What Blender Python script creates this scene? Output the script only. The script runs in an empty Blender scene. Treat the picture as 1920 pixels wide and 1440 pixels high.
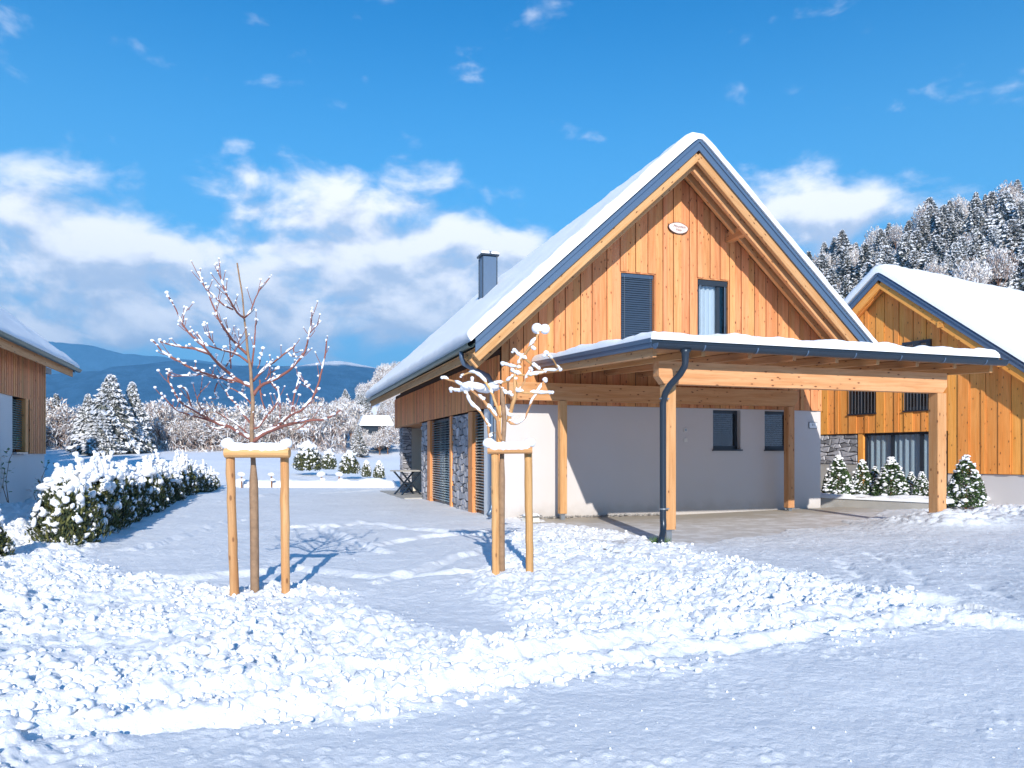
import bpy, math, random
import numpy as np
from mathutils import Vector, Matrix, Euler
random.seed(11); np.random.seed(11)
scene = bpy.context.scene
COL = scene.collection
RAD = math.radians
EYE, FPX, HOR = 1.4, 1420.0, 855.0      # eye height, focal length and horizon measured on the 1920 px photograph

# ------------------------------------------------------------------ camera
cam_d = bpy.data.cameras.new('camera'); cam = bpy.data.objects.new('camera', cam_d); COL.objects.link(cam)
cam.location = (0, 0, EYE); cam.rotation_euler = (RAD(90), 0, 0)
cam_d.sensor_width = 36; cam_d.lens = 36*FPX/1920; cam_d.shift_y = (HOR-720)/1920
cam_d.clip_start = 0.1; cam_d.clip_end = 30000
scene.camera = cam
scene.view_settings.view_transform = 'Standard'; scene.view_settings.look = 'None'
scene.view_settings.exposure = 0.66; scene.view_settings.gamma = 1; scene.view_settings.use_curve_mapping = False
scene.cycles.max_bounces = 6; scene.cycles.diffuse_bounces = 3; scene.cycles.transparent_max_bounces = 12
scene.cycles.volume_bounces = 0; scene.cycles.use_denoising = True
scene.cycles.caustics_reflective = False; scene.cycles.caustics_refractive = False
scene.cycles.sample_clamp_indirect = 4.0

# ------------------------------------------------------------------ sun and sky
SUN_EL = RAD(25); SD = Vector((-0.085, 1.0, 0)).normalized()     # where the light travels on the ground
sun_d = bpy.data.lights.new('sun', 'SUN'); sun = bpy.data.objects.new('sun', sun_d); COL.objects.link(sun)
sun_d.energy = 4.4; sun_d.angle = RAD(0.5); sun_d.color = (1.0, 0.93, 0.83)
sun.rotation_euler = Vector((SD.x*math.cos(SUN_EL), SD.y*math.cos(SUN_EL), -math.sin(SUN_EL))).to_track_quat('-Z', 'Y').to_euler()

world = bpy.data.worlds.new('World'); scene.world = world; world.use_nodes = True
nt = world.node_tree; nt.nodes.clear()
N = nt.nodes.new; L = nt.links.new
def mth(op, a, b=None, c=None, tree=None, clamp=False):
    t = tree or nt
    n = t.nodes.new('ShaderNodeMath'); n.operation = op; n.use_clamp = clamp
    for i, v in enumerate((a, b, c)):
        if v is None: continue
        if isinstance(v, (int, float)): n.inputs[i].default_value = v
        else: t.links.new(v, n.inputs[i])
    return n.outputs[0]
out = N('ShaderNodeOutputWorld'); bg = N('ShaderNodeBackground'); bg.inputs[1].default_value = 0.125
L(bg.outputs[0], out.inputs[0])
sky = N('ShaderNodeTexSky'); sky.sky_type = 'NISHITA'; sky.sun_disc = False
sky.sun_elevation = SUN_EL; sky.sun_rotation = math.atan2(-SD.x, -SD.y)
sky.altitude = 900; sky.air_density = 1.0; sky.dust_density = 0.2; sky.ozone_density = 4.0
tint = N('ShaderNodeMix'); tint.data_type = 'RGBA'; tint.blend_type = 'MULTIPLY'; tint.inputs[0].default_value = 1.0
L(sky.outputs[0], tint.inputs[6]); tint.inputs[7].default_value = (0.02, 0.74, 1.05, 1)
geo = N('ShaderNodeNewGeometry')       # view direction of the sky = -Incoming
neg = N('ShaderNodeVectorMath'); neg.operation = 'SCALE'; neg.inputs['Scale'].default_value = -1.0
L(geo.outputs['Incoming'], neg.inputs[0])
sep = N('ShaderNodeSeparateXYZ'); L(neg.outputs[0], sep.inputs[0])
az = mth('ARCTAN2', sep.outputs[0], sep.outputs[1])
hr = mth('SQRT', mth('ADD', mth('MULTIPLY', sep.outputs[0], sep.outputs[0]), mth('MULTIPLY', sep.outputs[1], sep.outputs[1])))
te = mth('DIVIDE', sep.outputs[2], mth('MAXIMUM', hr, 0.02))
def pxdir(px, v):
    u = (px-960)/FPX; a = math.atan(u); return a, (HOR-v)/FPX*math.cos(a)
# cloud banks: (px, v, half-width, half-height, weight) as seen from the yard, stored as azimuth / elevation
BANKS = [(650, 385, 170, 62, .80), (600, 345, 60, 40, .22), (790, 345, 90, 45, .36), (480, 400, 110, 30, .3),
         (60, 480, 190, 110, .85), (250, 500, 120, 40, .5), (170, 590, 260, 60, .7), (20, 410, 90, 45, .30), (460, 490, 150, 34, .55),
         (690, 545, 300, 72, .85), (560, 610, 330, 50, .6), (920, 450, 130, 42, .62), (620, 480, 130, 24, .4), (930, 520, 170, 60, .5),
         (1580, 405, 150, 46, .85), (1440, 420, 120, 70, .5), (1640, 350, 40, 30, .25), (90, 320, 130, 30, .38), (450, 275, 30, 18, .30),
         (470, 330, 40, 16, .34), (1100, 60, 26, 34, .24), (1535, 290, 30, 30, .30), (790, 145, 26, 36, .2), (1640, 50, 30, 24, .2),
         (1725, 318, 34, 12, .27), (1100, 358, 24, 12, .25), (390, 350, 60, 20, .26), (1230, 560, 200, 80, .5), (1900, 500, 200, 50, .5),
         (-500, 480, 420, 120, .8), (2400, 520, 400, 110, .7), (-1500, 560, 600, 90, .7), (3600, 600, 600, 90, .7)]
grp = bpy.data.node_groups.new('cloud_density', 'ShaderNodeTree')
grp.interface.new_socket('az', in_out='INPUT', socket_type='NodeSocketFloat')
grp.interface.new_socket('te', in_out='INPUT', socket_type='NodeSocketFloat')
grp.interface.new_socket('d', in_out='OUTPUT', socket_type='NodeSocketFloat')
gi = grp.nodes.new('NodeGroupInput'); go = grp.nodes.new('NodeGroupOutput')
cmb = grp.nodes.new('ShaderNodeCombineXYZ'); grp.links.new(gi.outputs[0], cmb.inputs[0])
grp.links.new(mth('MULTIPLY', gi.outputs[1], 1.5, tree=grp), cmb.inputs[1])
nz = grp.nodes.new('ShaderNodeTexNoise'); nz.inputs['Scale'].default_value = 9.0; nz.inputs['Detail'].default_value = 9; nz.inputs['Roughness'].default_value = .55
nz.inputs['Distortion'].default_value = .25
grp.links.new(cmb.outputs[0], nz.inputs[0])
acc = mth('MULTIPLY', mth('SUBTRACT', nz.outputs[0], .5, tree=grp), 2.3, tree=grp)
bl = None
for (px, v, hw, hh, w) in BANKS:
    if -400 < px < 2300: a0, e0 = pxdir(px, v); sx = hw/FPX*math.cos(a0)**2*1.05
    else: a0 = (px-960)/FPX; e0 = (HOR-v)/FPX; sx = hw/FPX
    sy = hh/FPX
    dx = mth('MULTIPLY', mth('SUBTRACT', gi.outputs[0], a0, tree=grp), 1/sx, tree=grp)
    dy = mth('MULTIPLY', mth('SUBTRACT', gi.outputs[1], e0, tree=grp), 1/sy, tree=grp)
    d2 = mth('ADD', mth('MULTIPLY', dx, dx, tree=grp), mth('MULTIPLY', dy, dy, tree=grp), tree=grp)
    g = mth('MULTIPLY', mth('EXPONENT', mth('MULTIPLY', d2, -.8, tree=grp), tree=grp), w, tree=grp)
    bl = g if bl is None else mth('ADD', bl, g, tree=grp)
bl = mth('MINIMUM', mth('MULTIPLY', bl, .92, tree=grp), .86, tree=grp)
grp.links.new(mth('ADD', acc, bl, tree=grp), go.inputs[0])
def dens(dte, daz=0.0):
    n = N('ShaderNodeGroup'); n.node_tree = grp
    L(mth('ADD', az, daz), n.inputs[0]); L(mth('ADD', te, dte), n.inputs[1]); return n.outputs[0]
d0 = dens(0); d1 = dens(.030, -.008)
def ramp(tree, src, stops):
    r = tree.nodes.new('ShaderNodeValToRGB'); tree.links.new(src, r.inputs[0])
    el = r.color_ramp.elements
    while len(el) > 1: el.remove(el[-1])
    el[0].position = stops[0][0]; el[0].color = stops[0][1]
    for p, c in stops[1:]:
        e = el.new(p); e.color = c
    return r.outputs[0]
def mapr(tree, src, a, b, c, d, smooth=True):
    n = tree.nodes.new('ShaderNodeMapRange'); n.interpolation_type = 'SMOOTHSTEP' if smooth else 'LINEAR'
    tree.links.new(src, n.inputs[0])
    for i, v in enumerate((a, b, c, d)): n.inputs[i+1].default_value = v
    return n.outputs[0]
alpha = mapr(nt, d0, .20, .88, 0, .95)
alpha = mth('MULTIPLY', alpha, mapr(nt, te, -.02, .03, .5, 1))
shade = mapr(nt, mth('SUBTRACT', d0, mth('MULTIPLY', d1, .93)), -.22, .42, 0, 1)
shade = mth('MULTIPLY', shade, mapr(nt, te, .05, .26, .62, 1))
cc = N('ShaderNodeMix'); cc.data_type = 'RGBA'; L(shade, cc.inputs[0])
cc.inputs[6].default_value = (3.5, 4.05, 5.1, 1); cc.inputs[7].default_value = (7.4, 7.3, 7.4, 1)
low = N('ShaderNodeMix'); low.data_type = 'RGBA'; L(mapr(nt, te, -.02, .66, .90, 0), low.inputs[0])
L(tint.outputs[2], low.inputs[6]); low.inputs[7].default_value = (1.15, 3.3, 5.3, 1)
hzn = N('ShaderNodeMix'); hzn.data_type = 'RGBA'; L(mapr(nt, te, -.05, .20, .62, 0), hzn.inputs[0]); L(low.outputs[2], hzn.inputs[6]); hzn.inputs[7].default_value = (2.9, 4.5, 5.9, 1)
mx = N('ShaderNodeMix'); mx.data_type = 'RGBA'; L(alpha, mx.inputs[0]); L(hzn.outputs[2], mx.inputs[6]); L(cc.outputs[2], mx.inputs[7])
L(mx.outputs[2], bg.inputs[0])

# ------------------------------------------------------------------ materials
def new_mat(name):
    m = bpy.data.materials.new(name); m.use_nodes = True
    return m, m.node_tree, m.node_tree.nodes['Principled BSDF']
def nd(t, typ, **kw):
    n = t.nodes.new(typ)
    for k, v in kw.items():
        if k in n.inputs.keys(): n.inputs[k].default_value = v
        else: setattr(n, k, v)
    return n
def mixc(t, f, a, b, mode='MIX'):
    n = t.nodes.new('ShaderNodeMix'); n.data_type = 'RGBA'; n.blend_type = mode
    for i, v in ((0, f), (6, a), (7, b)):
        if hasattr(v, 'is_linked') or hasattr(v, 'links'): t.links.new(v, n.inputs[i])
        elif i == 0: n.inputs[0].default_value = v
        else: n.inputs[i].default_value = (*v, 1) if len(v) == 3 else v
    return n.outputs[2]
def bump(t, p, h, strength, dist):
    b = t.nodes.new('ShaderNodeBump'); b.inputs['Strength'].default_value = strength; b.inputs['Distance'].default_value = dist
    t.links.new(h, b.inputs['Height']); t.links.new(b.outputs[0], p.inputs['Normal'])
def snow_mat(name, col=(.91, .93, .96), ground=False):
    m, t, p = new_mat(name)
    tc = nd(t, 'ShaderNodeTexCoord')
    n1 = nd(t, 'ShaderNodeTexNoise', Scale=22.0 if ground else 9.0, Detail=8.0, Roughness=.75); t.links.new(tc.outputs['Object'], n1.inputs[0])
    n2 = nd(t, 'ShaderNodeTexNoise', Scale=2.2, Detail=4.0); t.links.new(tc.outputs['Object'], n2.inputs[0])
    c = mixc(t, n2.outputs[0], (col[0]*.97, col[1]*.97, col[2]*.98), col)
    if ground:
        at = nd(t, 'ShaderNodeAttribute', attribute_name='packed')
        n3 = nd(t, 'ShaderNodeTexNoise', Scale=7.0, Detail=6.0, Roughness=.7); t.links.new(tc.outputs['Object'], n3.inputs[0])
        pk = mixc(t, mapr(t, n3.outputs[0], .35, .7, 0, 1), (.62, .65, .69), (.79, .81, .84))
        c = mixc(t, at.outputs['Fac'], c, pk)
    t.links.new(c, p.inputs['Base Color'])
    p.inputs['Roughness'].default_value = .6; p.inputs['Specular IOR Level'].default_value = .25
    p.inputs['Subsurface Weight'].default_value = 0.0
    bump(t, p, n1.outputs[0], .6 if ground else .35, .04 if ground else .02)
    return m
def wood_mat(name, light, dark, knots=1.0, varied=.5, rough=.62):
    m, t, p = new_mat(name)
    tc = nd(t, 'ShaderNodeTexCoord'); oi = nd(t, 'ShaderNodeObjectInfo')
    off = nd(t, 'ShaderNodeVectorMath', operation='SCALE'); t.links.new(oi.outputs['Random'], off.inputs['Scale']); off.inputs[0].default_value = (37, 53, 71)
    ad = nd(t, 'ShaderNodeVectorMath', operation='ADD'); t.links.new(tc.outputs['Object'], ad.inputs[0]); t.links.new(off.outputs[0], ad.inputs[1])
    def scaled(s):
        n = nd(t, 'ShaderNodeVectorMath', operation='MULTIPLY'); t.links.new(ad.outputs[0], n.inputs[0]); n.inputs[1].default_value = s; return n.outputs[0]
    g1 = nd(t, 'ShaderNodeTexNoise', Scale=1.0, Detail=4.0, Distortion=.6); t.links.new(scaled((14, 14, .9)), g1.inputs[0])
    g2 = nd(t, 'ShaderNodeTexNoise', Scale=1.0, Detail=3.0); t.links.new(scaled((90, 90, 2.2)), g2.inputs[0])
    kv = nd(t, 'ShaderNodeTexVoronoi', Scale=1.0); t.links.new(scaled((11, 11, 4.6)), kv.inputs[0])
    kn = mapr(t, kv.outputs['Distance'], .09, .17, 1, 0)
    kh = mapr(t, kv.outputs['Distance'], .12, .42, .55, 0)
    c = mixc(t, mapr(t, g1.outputs[0], .3, .72, 0, 1), light, dark)
    c = mixc(t, mth('MULTIPLY', mapr(t, g2.outputs[0], .45, .7, 0, 1), .35, tree=t), c, tuple(x*.62 for x in dark))
    c = mixc(t, mth('MULTIPLY', kh, knots*.3, tree=t), c, (dark[0]*.85, dark[1]*.6, dark[2]*.4))
    c = mixc(t, mth('MULTIPLY', kn, knots, tree=t), c, (.10, .035, .015))
    rv = nd(t, 'ShaderNodeTexWhiteNoise', noise_dimensions='1D'); t.links.new(oi.outputs['Random'], rv.inputs['W'])
    hs = nd(t, 'ShaderNodeHueSaturation')
    t.links.new(mapr(t, rv.outputs[0], 0, 1, 1-.42*varied, 1+.24*varied, False), hs.inputs['Value'])
    t.links.new(mapr(t, oi.outputs['Random'], 0, 1, .5-.022*varied, .5+.012*varied, False), hs.inputs['Hue'])
    t.links.new(c, hs.inputs['Color'])
    t.links.new(hs.outputs[0], p.inputs['Base Color'])
    p.inputs['Roughness'].default_value = rough; p.inputs['Specular IOR Level'].default_value = .3
    bump(t, p, g2.outputs[0], .25, .004)
    return m
def flat_mat(name, col, rough=.5, metal=0.0, var=.08, scale=12.0, bmp=0.0, bscale=200.0, spec=.5, objvar=0.0, stain=False):
    m, t, p = new_mat(name)
    tc = nd(t, 'ShaderNodeTexCoord')
    n1 = nd(t, 'ShaderNodeTexNoise', Scale=scale, Detail=5.0); t.links.new(tc.outputs['Object'], n1.inputs[0])
    c = mixc(t, n1.outputs[0], tuple(x*(1-var) for x in col), tuple(min(1, x*(1+var)) for x in col))
    if objvar:
        oi = nd(t, 'ShaderNodeObjectInfo'); hs = nd(t, 'ShaderNodeHueSaturation')
        t.links.new(mapr(t, oi.outputs['Random'], 0, 1, 1-objvar, 1+objvar, False), hs.inputs['Value']); t.links.new(c, hs.inputs['Color']); c = hs.outputs[0]
    if stain:
        sp_ = nd(t, 'ShaderNodeSeparateXYZ'); t.links.new(tc.outputs['Object'], sp_.inputs[0])
        ns = nd(t, 'ShaderNodeTexNoise', Scale=3.5, Detail=7.0, Roughness=.7); t.links.new(tc.outputs['Object'], ns.inputs[0])
        low_ = mapr(t, mth('ADD', sp_.outputs[2], mth('MULTIPLY', ns.outputs[0], -.7, tree=t), tree=t), -.34, .06, .40, 0)
        c = mixc(t, low_, c, (.40, .36, .31))
    t.links.new(c, p.inputs['Base Color'])
    p.inputs['Roughness'].default_value = rough; p.inputs['Metallic'].default_value = metal; p.inputs['Specular IOR Level'].default_value = spec
    if bmp:
        n2 = nd(t, 'ShaderNodeTexNoise', Scale=bscale, Detail=4.0); t.links.new(tc.outputs['Object'], n2.inputs[0]); bump(t, p, n2.outputs[0], bmp, .006)
    return m
def glass_mat(name, refl=.12):
    m = bpy.data.materials.new(name); m.use_nodes = True; t = m.node_tree; t.nodes.clear()
    o = t.nodes.new('ShaderNodeOutputMaterial'); g = nd(t, 'ShaderNodeBsdfGlossy', Roughness=.01); g.inputs[0].default_value = (.9, .95, 1, 1)
    tr = nd(t, 'ShaderNodeBsdfTransparent'); tr.inputs[0].default_value = (.80, .85, .88, 1)
    lw = nd(t, 'ShaderNodeLayerWeight', Blend=.35); mx = t.nodes.new('ShaderNodeMixShader')
    t.links.new(mapr(t, lw.outputs['Facing'], 0, 1, refl*.4, .30, False), mx.inputs[0])
    t.links.new(tr.outputs[0], mx.inputs[1]); t.links.new(g.outputs[0], mx.inputs[2]); t.links.new(mx.outputs[0], o.inputs[0])
    return m
M = {}
M['snow'] = snow_mat('snow')
M['snow_ground'] = snow_mat('snow_ground', ground=True)
M['snow_far'] = snow_mat('snow_far', (.86, .88, .92))
M['larch'] = wood_mat('larch_board', (.76, .37, .155), (.64, .265, .095), .9, .45)
M['larch_side'] = wood_mat('larch_side', (.90, .42, .17), (.78, .30, .10), .7, .55)
M['larch_fresh'] = wood_mat('larch_fresh', (.98, .44, .11), (.88, .34, .065), .8, .3)
M['spruce'] = wood_mat('spruce_beam', (.66, .375, .175), (.56, .275, .105), .9, .35)
M['soffit'] = wood_mat('soffit_board', (.66, .36, .15), (.52, .24, .08), .6, .6)
M['pole'] = wood_mat('peeled_pole', (.70, .41, .18), (.54, .27, .10), .6, .5)
M['bark'] = flat_mat('bark', (.26, .13, .07), .85, var=.45, scale=24, bmp=.6, bscale=60)
M['trunk_bark'] = flat_mat('trunk_bark', (.30, .19, .115), .8, var=.5, scale=18, bmp=.6, bscale=50)
M['twig'] = flat_mat('twig', (.27, .10, .075), .7, var=.3, scale=30)
M['metal'] = flat_mat('painted_metal', (.11, .17, .26), .34, .35, var=.05, scale=3)
M['metal_dark'] = flat_mat('dark_metal', (.028, .042, .062), .32, .3, var=.06, scale=4)
M['zinc'] = flat_mat('zinc', (.36, .38, .40), .4, .8, var=.12, scale=20)
M['green_metal'] = flat_mat('aged_gutter', (.10, .14, .12), .4, .5, var=.2, scale=6)
M['stucco'] = flat_mat('stucco', (.62, .59, .585), .92, var=.055, scale=.9, bmp=.35, bscale=240, spec=.2, stain=True)
M['stucco_white'] = flat_mat('stucco_white', (.74, .75, .76), .92, var=.04, scale=2, bmp=.3, bscale=200, spec=.2)
M['cream'] = flat_mat('cream_render', (.78, .75, .66), .9, var=.04)
M['stone'] = flat_mat('stone', (.36, .36, .39), .85, var=.35, scale=14, bmp=.7, bscale=30, objvar=.42)
M['mortar'] = flat_mat('mortar', (.06, .06, .065), .95)
M['backing'] = flat_mat('backing', (.06, .03, .015), .9)
M['frame'] = flat_mat('window_frame', (.030, .040, .055), .35, .2, var=.04)
M['blind'] = flat_mat('blind_slat', (.065, .105, .165), .38, .4, var=.05)
M['blind_light'] = flat_mat('blind_light', (.36, .44, .44), .33, .55, var=.05)
M['glass'] = glass_mat('glass', .06)
M['dark'] = flat_mat('dark_room', (.02, .018, .018), .8)
M['curtain'] = flat_mat('curtain', (.86, .90, .92), .9, var=.05)
M['curtain_white'] = flat_mat('curtain_white', (.92, .92, .96), .9, var=.02)
M['concrete'] = flat_mat('concrete', (.42, .41, .39), .8, var=.2, scale=3, bmp=.3, bscale=120)
M['plastic'] = flat_mat('plastic', (.72, .70, .66), .4, var=.02)
M['plate'] = flat_mat('plate', (.85, .86, .88), .3, var=.01)
M['ink'] = flat_mat('ink', (.02, .02, .03), .6)
M['sign_face'] = flat_mat('sign_face', (.80, .62, .58), .7, var=.10, scale=14)
M['sign_bark'] = flat_mat('sign_bark', (.07, .04, .03), .9, var=.3)
M['thuja'] = flat_mat('thuja', (.13, .135, .035), .7, var=.55, scale=9)
M['thuja_dark'] = flat_mat('thuja_dark', (.028, .045, .016), .7, var=.4, scale=9)
M['box_leaf'] = flat_mat('box_leaf', (.085, .15, .045), .6, var=.5, scale=9)
M['box_dark'] = flat_mat('box_dark', (.035, .075, .03), .6, var=.4, scale=9)
M['needle'] = flat_mat('needle', (.14, .155, .135), .8, var=.4, scale=.5)
M['needle_brown'] = flat_mat('needle_brown', (.46, .42, .37), .8, var=.3, scale=.5)
M['frost'] = flat_mat('frosted_twig', (.74, .68, .63), .9, var=.2, scale=.6)
M['frost_brown'] = flat_mat('frosted_brown', (.36, .27, .23), .9, var=.3, scale=.6)
M['leaf_green'] = flat_mat('leaf_green', (.16, .26, .12), .6, var=.4, scale=20)
M['leaf_rust'] = flat_mat('leaf_rust', (.45, .20, .12), .6, var=.4, scale=20)
M['grass'] = flat_mat('grass', (.07, .15, .02), .7, var=.4, scale=30)
M['pebble'] = flat_mat('pebble', (.30, .29, .28), .8, var=.6, scale=25)
M['soil'] = flat_mat('soil', (.03, .03, .035), .95)

# ------------------------------------------------------------------ object helpers
def setp(o, label=None, cat=None, group=None, kind=None):
    if label: o['label'] = label
    if cat: o['category'] = cat
    if group: o['group'] = group
    if kind: o['kind'] = kind
    return o
def link(o, parent=None, mat=None):
    COL.objects.link(o)
    if parent is not None: o.parent = parent
    if mat is not None: o.matrix_local = mat
    return o
def empty(name, loc, rz=0, **kw):
    o = bpy.data.objects.new(name, None); COL.objects.link(o); o.location = loc; o.rotation_euler = (0, 0, rz); o.empty_display_size = .3
    return setp(o, **kw)
def np_mesh(name, verts, faces, mats, midx=None, smooth=False):
    me = bpy.data.meshes.new(name)
    verts = np.asarray(verts, dtype=np.float32).reshape(-1, 3)
    fl = np.asarray(faces, dtype=np.int32); k = fl.shape[1]
    me.vertices.add(len(verts)); me.vertices.foreach_set('co', verts.ravel())
    me.loops.add(fl.size); me.loops.foreach_set('vertex_index', fl.ravel())
    me.polygons.add(len(fl)); me.polygons.foreach_set('loop_start', np.arange(len(fl), dtype=np.int32)*k)
    me.polygons.foreach_set('loop_total', np.full(len(fl), k, dtype=np.int32))
    for m in (mats if isinstance(mats, (list, tuple)) else [mats]): me.materials.append(m)
    if midx is not None: me.polygons.foreach_set('material_index', np.asarray(midx, dtype=np.int32))
    if smooth: me.polygons.foreach_set('use_smooth', np.ones(len(fl), dtype=bool))
    me.update(calc_edges=True); me.validate()
    return me
import bmesh
class MB:
    def __init__(s): s.v = []; s.f = []; s.m = []; s.mi = 0
    def add(s, vs, fs):
        b = len(s.v); s.v += [tuple(x) for x in vs]; s.f += [tuple(i+b for i in f) for f in fs]; s.m += [s.mi]*len(fs); return s
    def box(s, x0, y0, z0, x1, y1, z1):
        return s.add([(x0, y0, z0), (x1, y0, z0), (x1, y1, z0), (x0, y1, z0), (x0, y0, z1), (x1, y0, z1), (x1, y1, z1), (x0, y1, z1)],
                     [(3, 2, 1, 0), (4, 5, 6, 7), (0, 1, 5, 4), (1, 2, 6, 5), (2, 3, 7, 6), (3, 0, 4, 7)])
    def prism_xz(s, poly, y0, y1):          # polygon counter-clockwise seen from -y
        n = len(poly)
        vs = [(x, y0, z) for x, z in poly]+[(x, y1, z) for x, z in poly]
        return s.add(vs, [tuple(range(n)), tuple(range(2*n-1, n-1, -1))]+[(i, i+n, (i+1) % n+n, (i+1) % n) for i in range(n)])
    def prism_xy(s, poly, z0, z1):
        n = len(poly)
        vs = [(x, y, z0) for x, y in poly]+[(x, y, z1) for x, y in poly]
        return s.add(vs, [tuple(range(n-1, -1, -1)), tuple(range(n, 2*n))]+[(i, (i+1) % n, (i+1) % n+n, i+n) for i in range(n)])
    def tube(s, pts, rad, n=8, cap=True, flat=1.0):
        pts = [Vector(p) for p in pts]
        if not isinstance(rad, (list, tuple)): rad = [rad]*len(pts)
        up = None; rings = []
        for i, p in enumerate(pts):
            d = (pts[min(i+1, len(pts)-1)]-pts[max(i-1, 0)])
            d = d.normalized() if d.length > 1e-9 else Vector((0, 0, 1))
            if up is None: up = Vector((0, 0, 1)) if abs(d.z) < .9 else Vector((1, 0, 0))
            x = d.cross(up)
            x = x.normalized() if x.length > 1e-6 else Vector((1, 0, 0))
            y = x.cross(d).normalized(); up = y
            rings.append([p+x*(math.cos(a)*rad[i])+y*(math.sin(a)*rad[i]*flat) for a in [2*math.pi*k/n for k in range(n)]])
        vs = [v for r in rings for v in r]; fs = []
        for i in range(len(pts)-1):
            for k in range(n):
                fs.append((i*n+k, i*n+(k+1) % n, (i+1)*n+(k+1) % n, (i+1)*n+k))
        if cap: fs += [tuple(range(n-1, -1, -1)), tuple(range((len(pts)-1)*n, len(pts)*n))]
        return s.add(vs, fs)
    def blob(s, c, r, sq=(1, 1, 1), seed=0, amp=.18, sub=1):
        V, F = ICO[sub]
        rs = np.random.RandomState(seed+1)
        k = rs.normal(size=(3, 3))*1.3; ph = rs.uniform(0, 6.28, 3)
        w = 1+amp*np.sin(V@k+ph).sum(1)/1.5
        P = V*w[:, None]*np.array(sq)*r+np.array(c)
        return s.add(P.tolist(), F)
    def mesh(s, name, mats, smooth=False):
        me = bpy.data.meshes.new(name); me.from_pydata(s.v, [], s.f)
        for m in (mats if isinstance(mats, (list, tuple)) else [mats]): me.materials.append(m)
        if s.mi or any(s.m): me.polygons.foreach_set('material_index', s.m)
        if smooth: me.polygons.foreach_set('use_smooth', [True]*len(s.f))
        me.update(); return me
    def build(s, name, mats, parent=None, smooth=False, mat=None):
        return link(bpy.data.objects.new(name, s.mesh(name, mats, smooth)), parent, mat)
import bmesh
ICO = {}
for sub in (1, 2):
    bm = bmesh.new(); bmesh.ops.create_icosphere(bm, subdivisions=sub+1 if sub == 2 else 1, radius=1); 
    if sub == 1: bm.free(); bm = bmesh.new(); bmesh.ops.create_icosphere(bm, subdivisions=2, radius=1)
    ICO[sub] = (np.array([v.co[:] for v in bm.verts]), [tuple(v.index for v in f.verts) for f in bm.faces]); bm.free()
def T(x, y, z): return Matrix.Translation((x, y, z))
def beam(name, mat, parent, p0, p1, w, h, up=(0, 0, 1), ch=.008):
    """squared timber from p0 to p1 (centre line), its length along the object's own z axis"""
    p0, p1 = Vector(p0), Vector(p1); d = p1-p0; ln = d.length; z = d.normalized()
    u = Vector(up); y = (u-z*u.dot(z))
    if y.length < 1e-4: y = Vector((0, 1, 0))-z*z.y
    y.normalize(); x = y.cross(z)
    a, b, c = w/2, h/2, min(ch, w/4)
    poly = [(-a+c, -b), (a-c, -b), (a, -b+c), (a, b-c), (a-c, b), (-a+c, b), (-a, b-c), (-a, -b+c)]
    m = MB().prism_xy(poly, 0, ln)
    mt = Matrix(((x.x, y.x, z.x, p0.x), (x.y, y.y, z.y, p0.y), (x.z, y.z, z.z, p0.z), (0, 0, 0, 1)))
    return m.build(name, mat, parent, mat=mt)
def boxpart(name, mat, parent, x0, y0, z0, x1, y1, z1):
    m = MB().box(0, 0, 0, x1-x0, y1-y0, z1-z0); return m.build(name, mat, parent, mat=T(x0, y0, z0))

# smooth value noise / fbm on numpy arrays
_LAT = np.random.RandomState(5).rand(256, 256)
def vnoise(x, y):
    xi = np.floor(x).astype(int); yi = np.floor(y).astype(int); fx = x-xi; fy = y-yi
    fx = fx*fx*(3-2*fx); fy = fy*fy*(3-2*fy)
    g = lambda i, j: _LAT[i & 255, j & 255]
    return (g(xi, yi)*(1-fx)+g(xi+1, yi)*fx)*(1-fy)+(g(xi, yi+1)*(1-fx)+g(xi+1, yi+1)*fx)*fy-.5
def fbm(x, y, o=5, g=.5):
    s = 0; a = 1
    for i in range(o):
        s = s+a*vnoise(x*2**i+17.3*i, y*2**i+9.1*i); a *= g
    return s
_J = np.random.RandomState(9).rand(4, 256, 256)
def clods(x, y, cell, prob, seed):
    """height of rounded clods scattered in jittered cells"""
    X = x/cell; Y = y/cell; xi = np.floor(X).astype(int); yi = np.floor(Y).astype(int)
    best = np.zeros_like(X)
    for i in (-1, 0, 1):
        for j in (-1, 0, 1):
            a = (xi+i+seed*31) & 255; b = (yi+j+seed*57) & 255
            cx = xi+i+.15+.7*_J[0, a, b]; cy = yi+j+.15+.7*_J[1, a, b]
            r = (.28+.45*_J[2, a, b]); ok = _J[3, a, b] < prob
            dx = X-cx; dy = (Y-cy)
            an = _J[0, a, b]*6.28; e = .75+.5*_J[1, b, a]
            ux = (dx*np.cos(an)+dy*np.sin(an))*e; uy = (-dx*np.sin(an)+dy*np.cos(an))/e
            d2 = (ux*ux+uy*uy)/(r*r)
            h = np.where(ok & (d2 < 1), np.sqrt(np.clip(1-d2, 0, 1))*r, 0)
            best = np.maximum(best, h)
    return best*cell
def sstep(e0, e1, x):
    t = np.clip((x-e0)/(e1-e0), 0, 1); return t*t*(3-2*t)
def gpt(px, v, h=0.0):
    Y = (EYE-h)*FPX/(v-HOR); return ((px-960)/FPX*Y, Y)
def poly_sd(x, y, poly):
    """signed distance, negative inside"""
    d = np.full(x.shape, 1e9); ins = np.zeros(x.shape, bool); n = len(poly)
    for i in range(n):
        ax, ay = poly[i]; bx, by = poly[(i+1) % n]; ex, ey = bx-ax, by-ay
        t = np.clip(((x-ax)*ex+(y-ay)*ey)/(ex*ex+ey*ey), 0, 1)
        d = np.minimum(d, np.hypot(x-ax-t*ex, y-ay-t*ey))
        c = ((ay > y) != (by > y)) & (x < (bx-ax)*(y-ay)/((by-ay) if abs(by-ay) > 1e-9 else 1e-9)+ax)
        ins ^= c
    return np.where(ins, -d, d)
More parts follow.
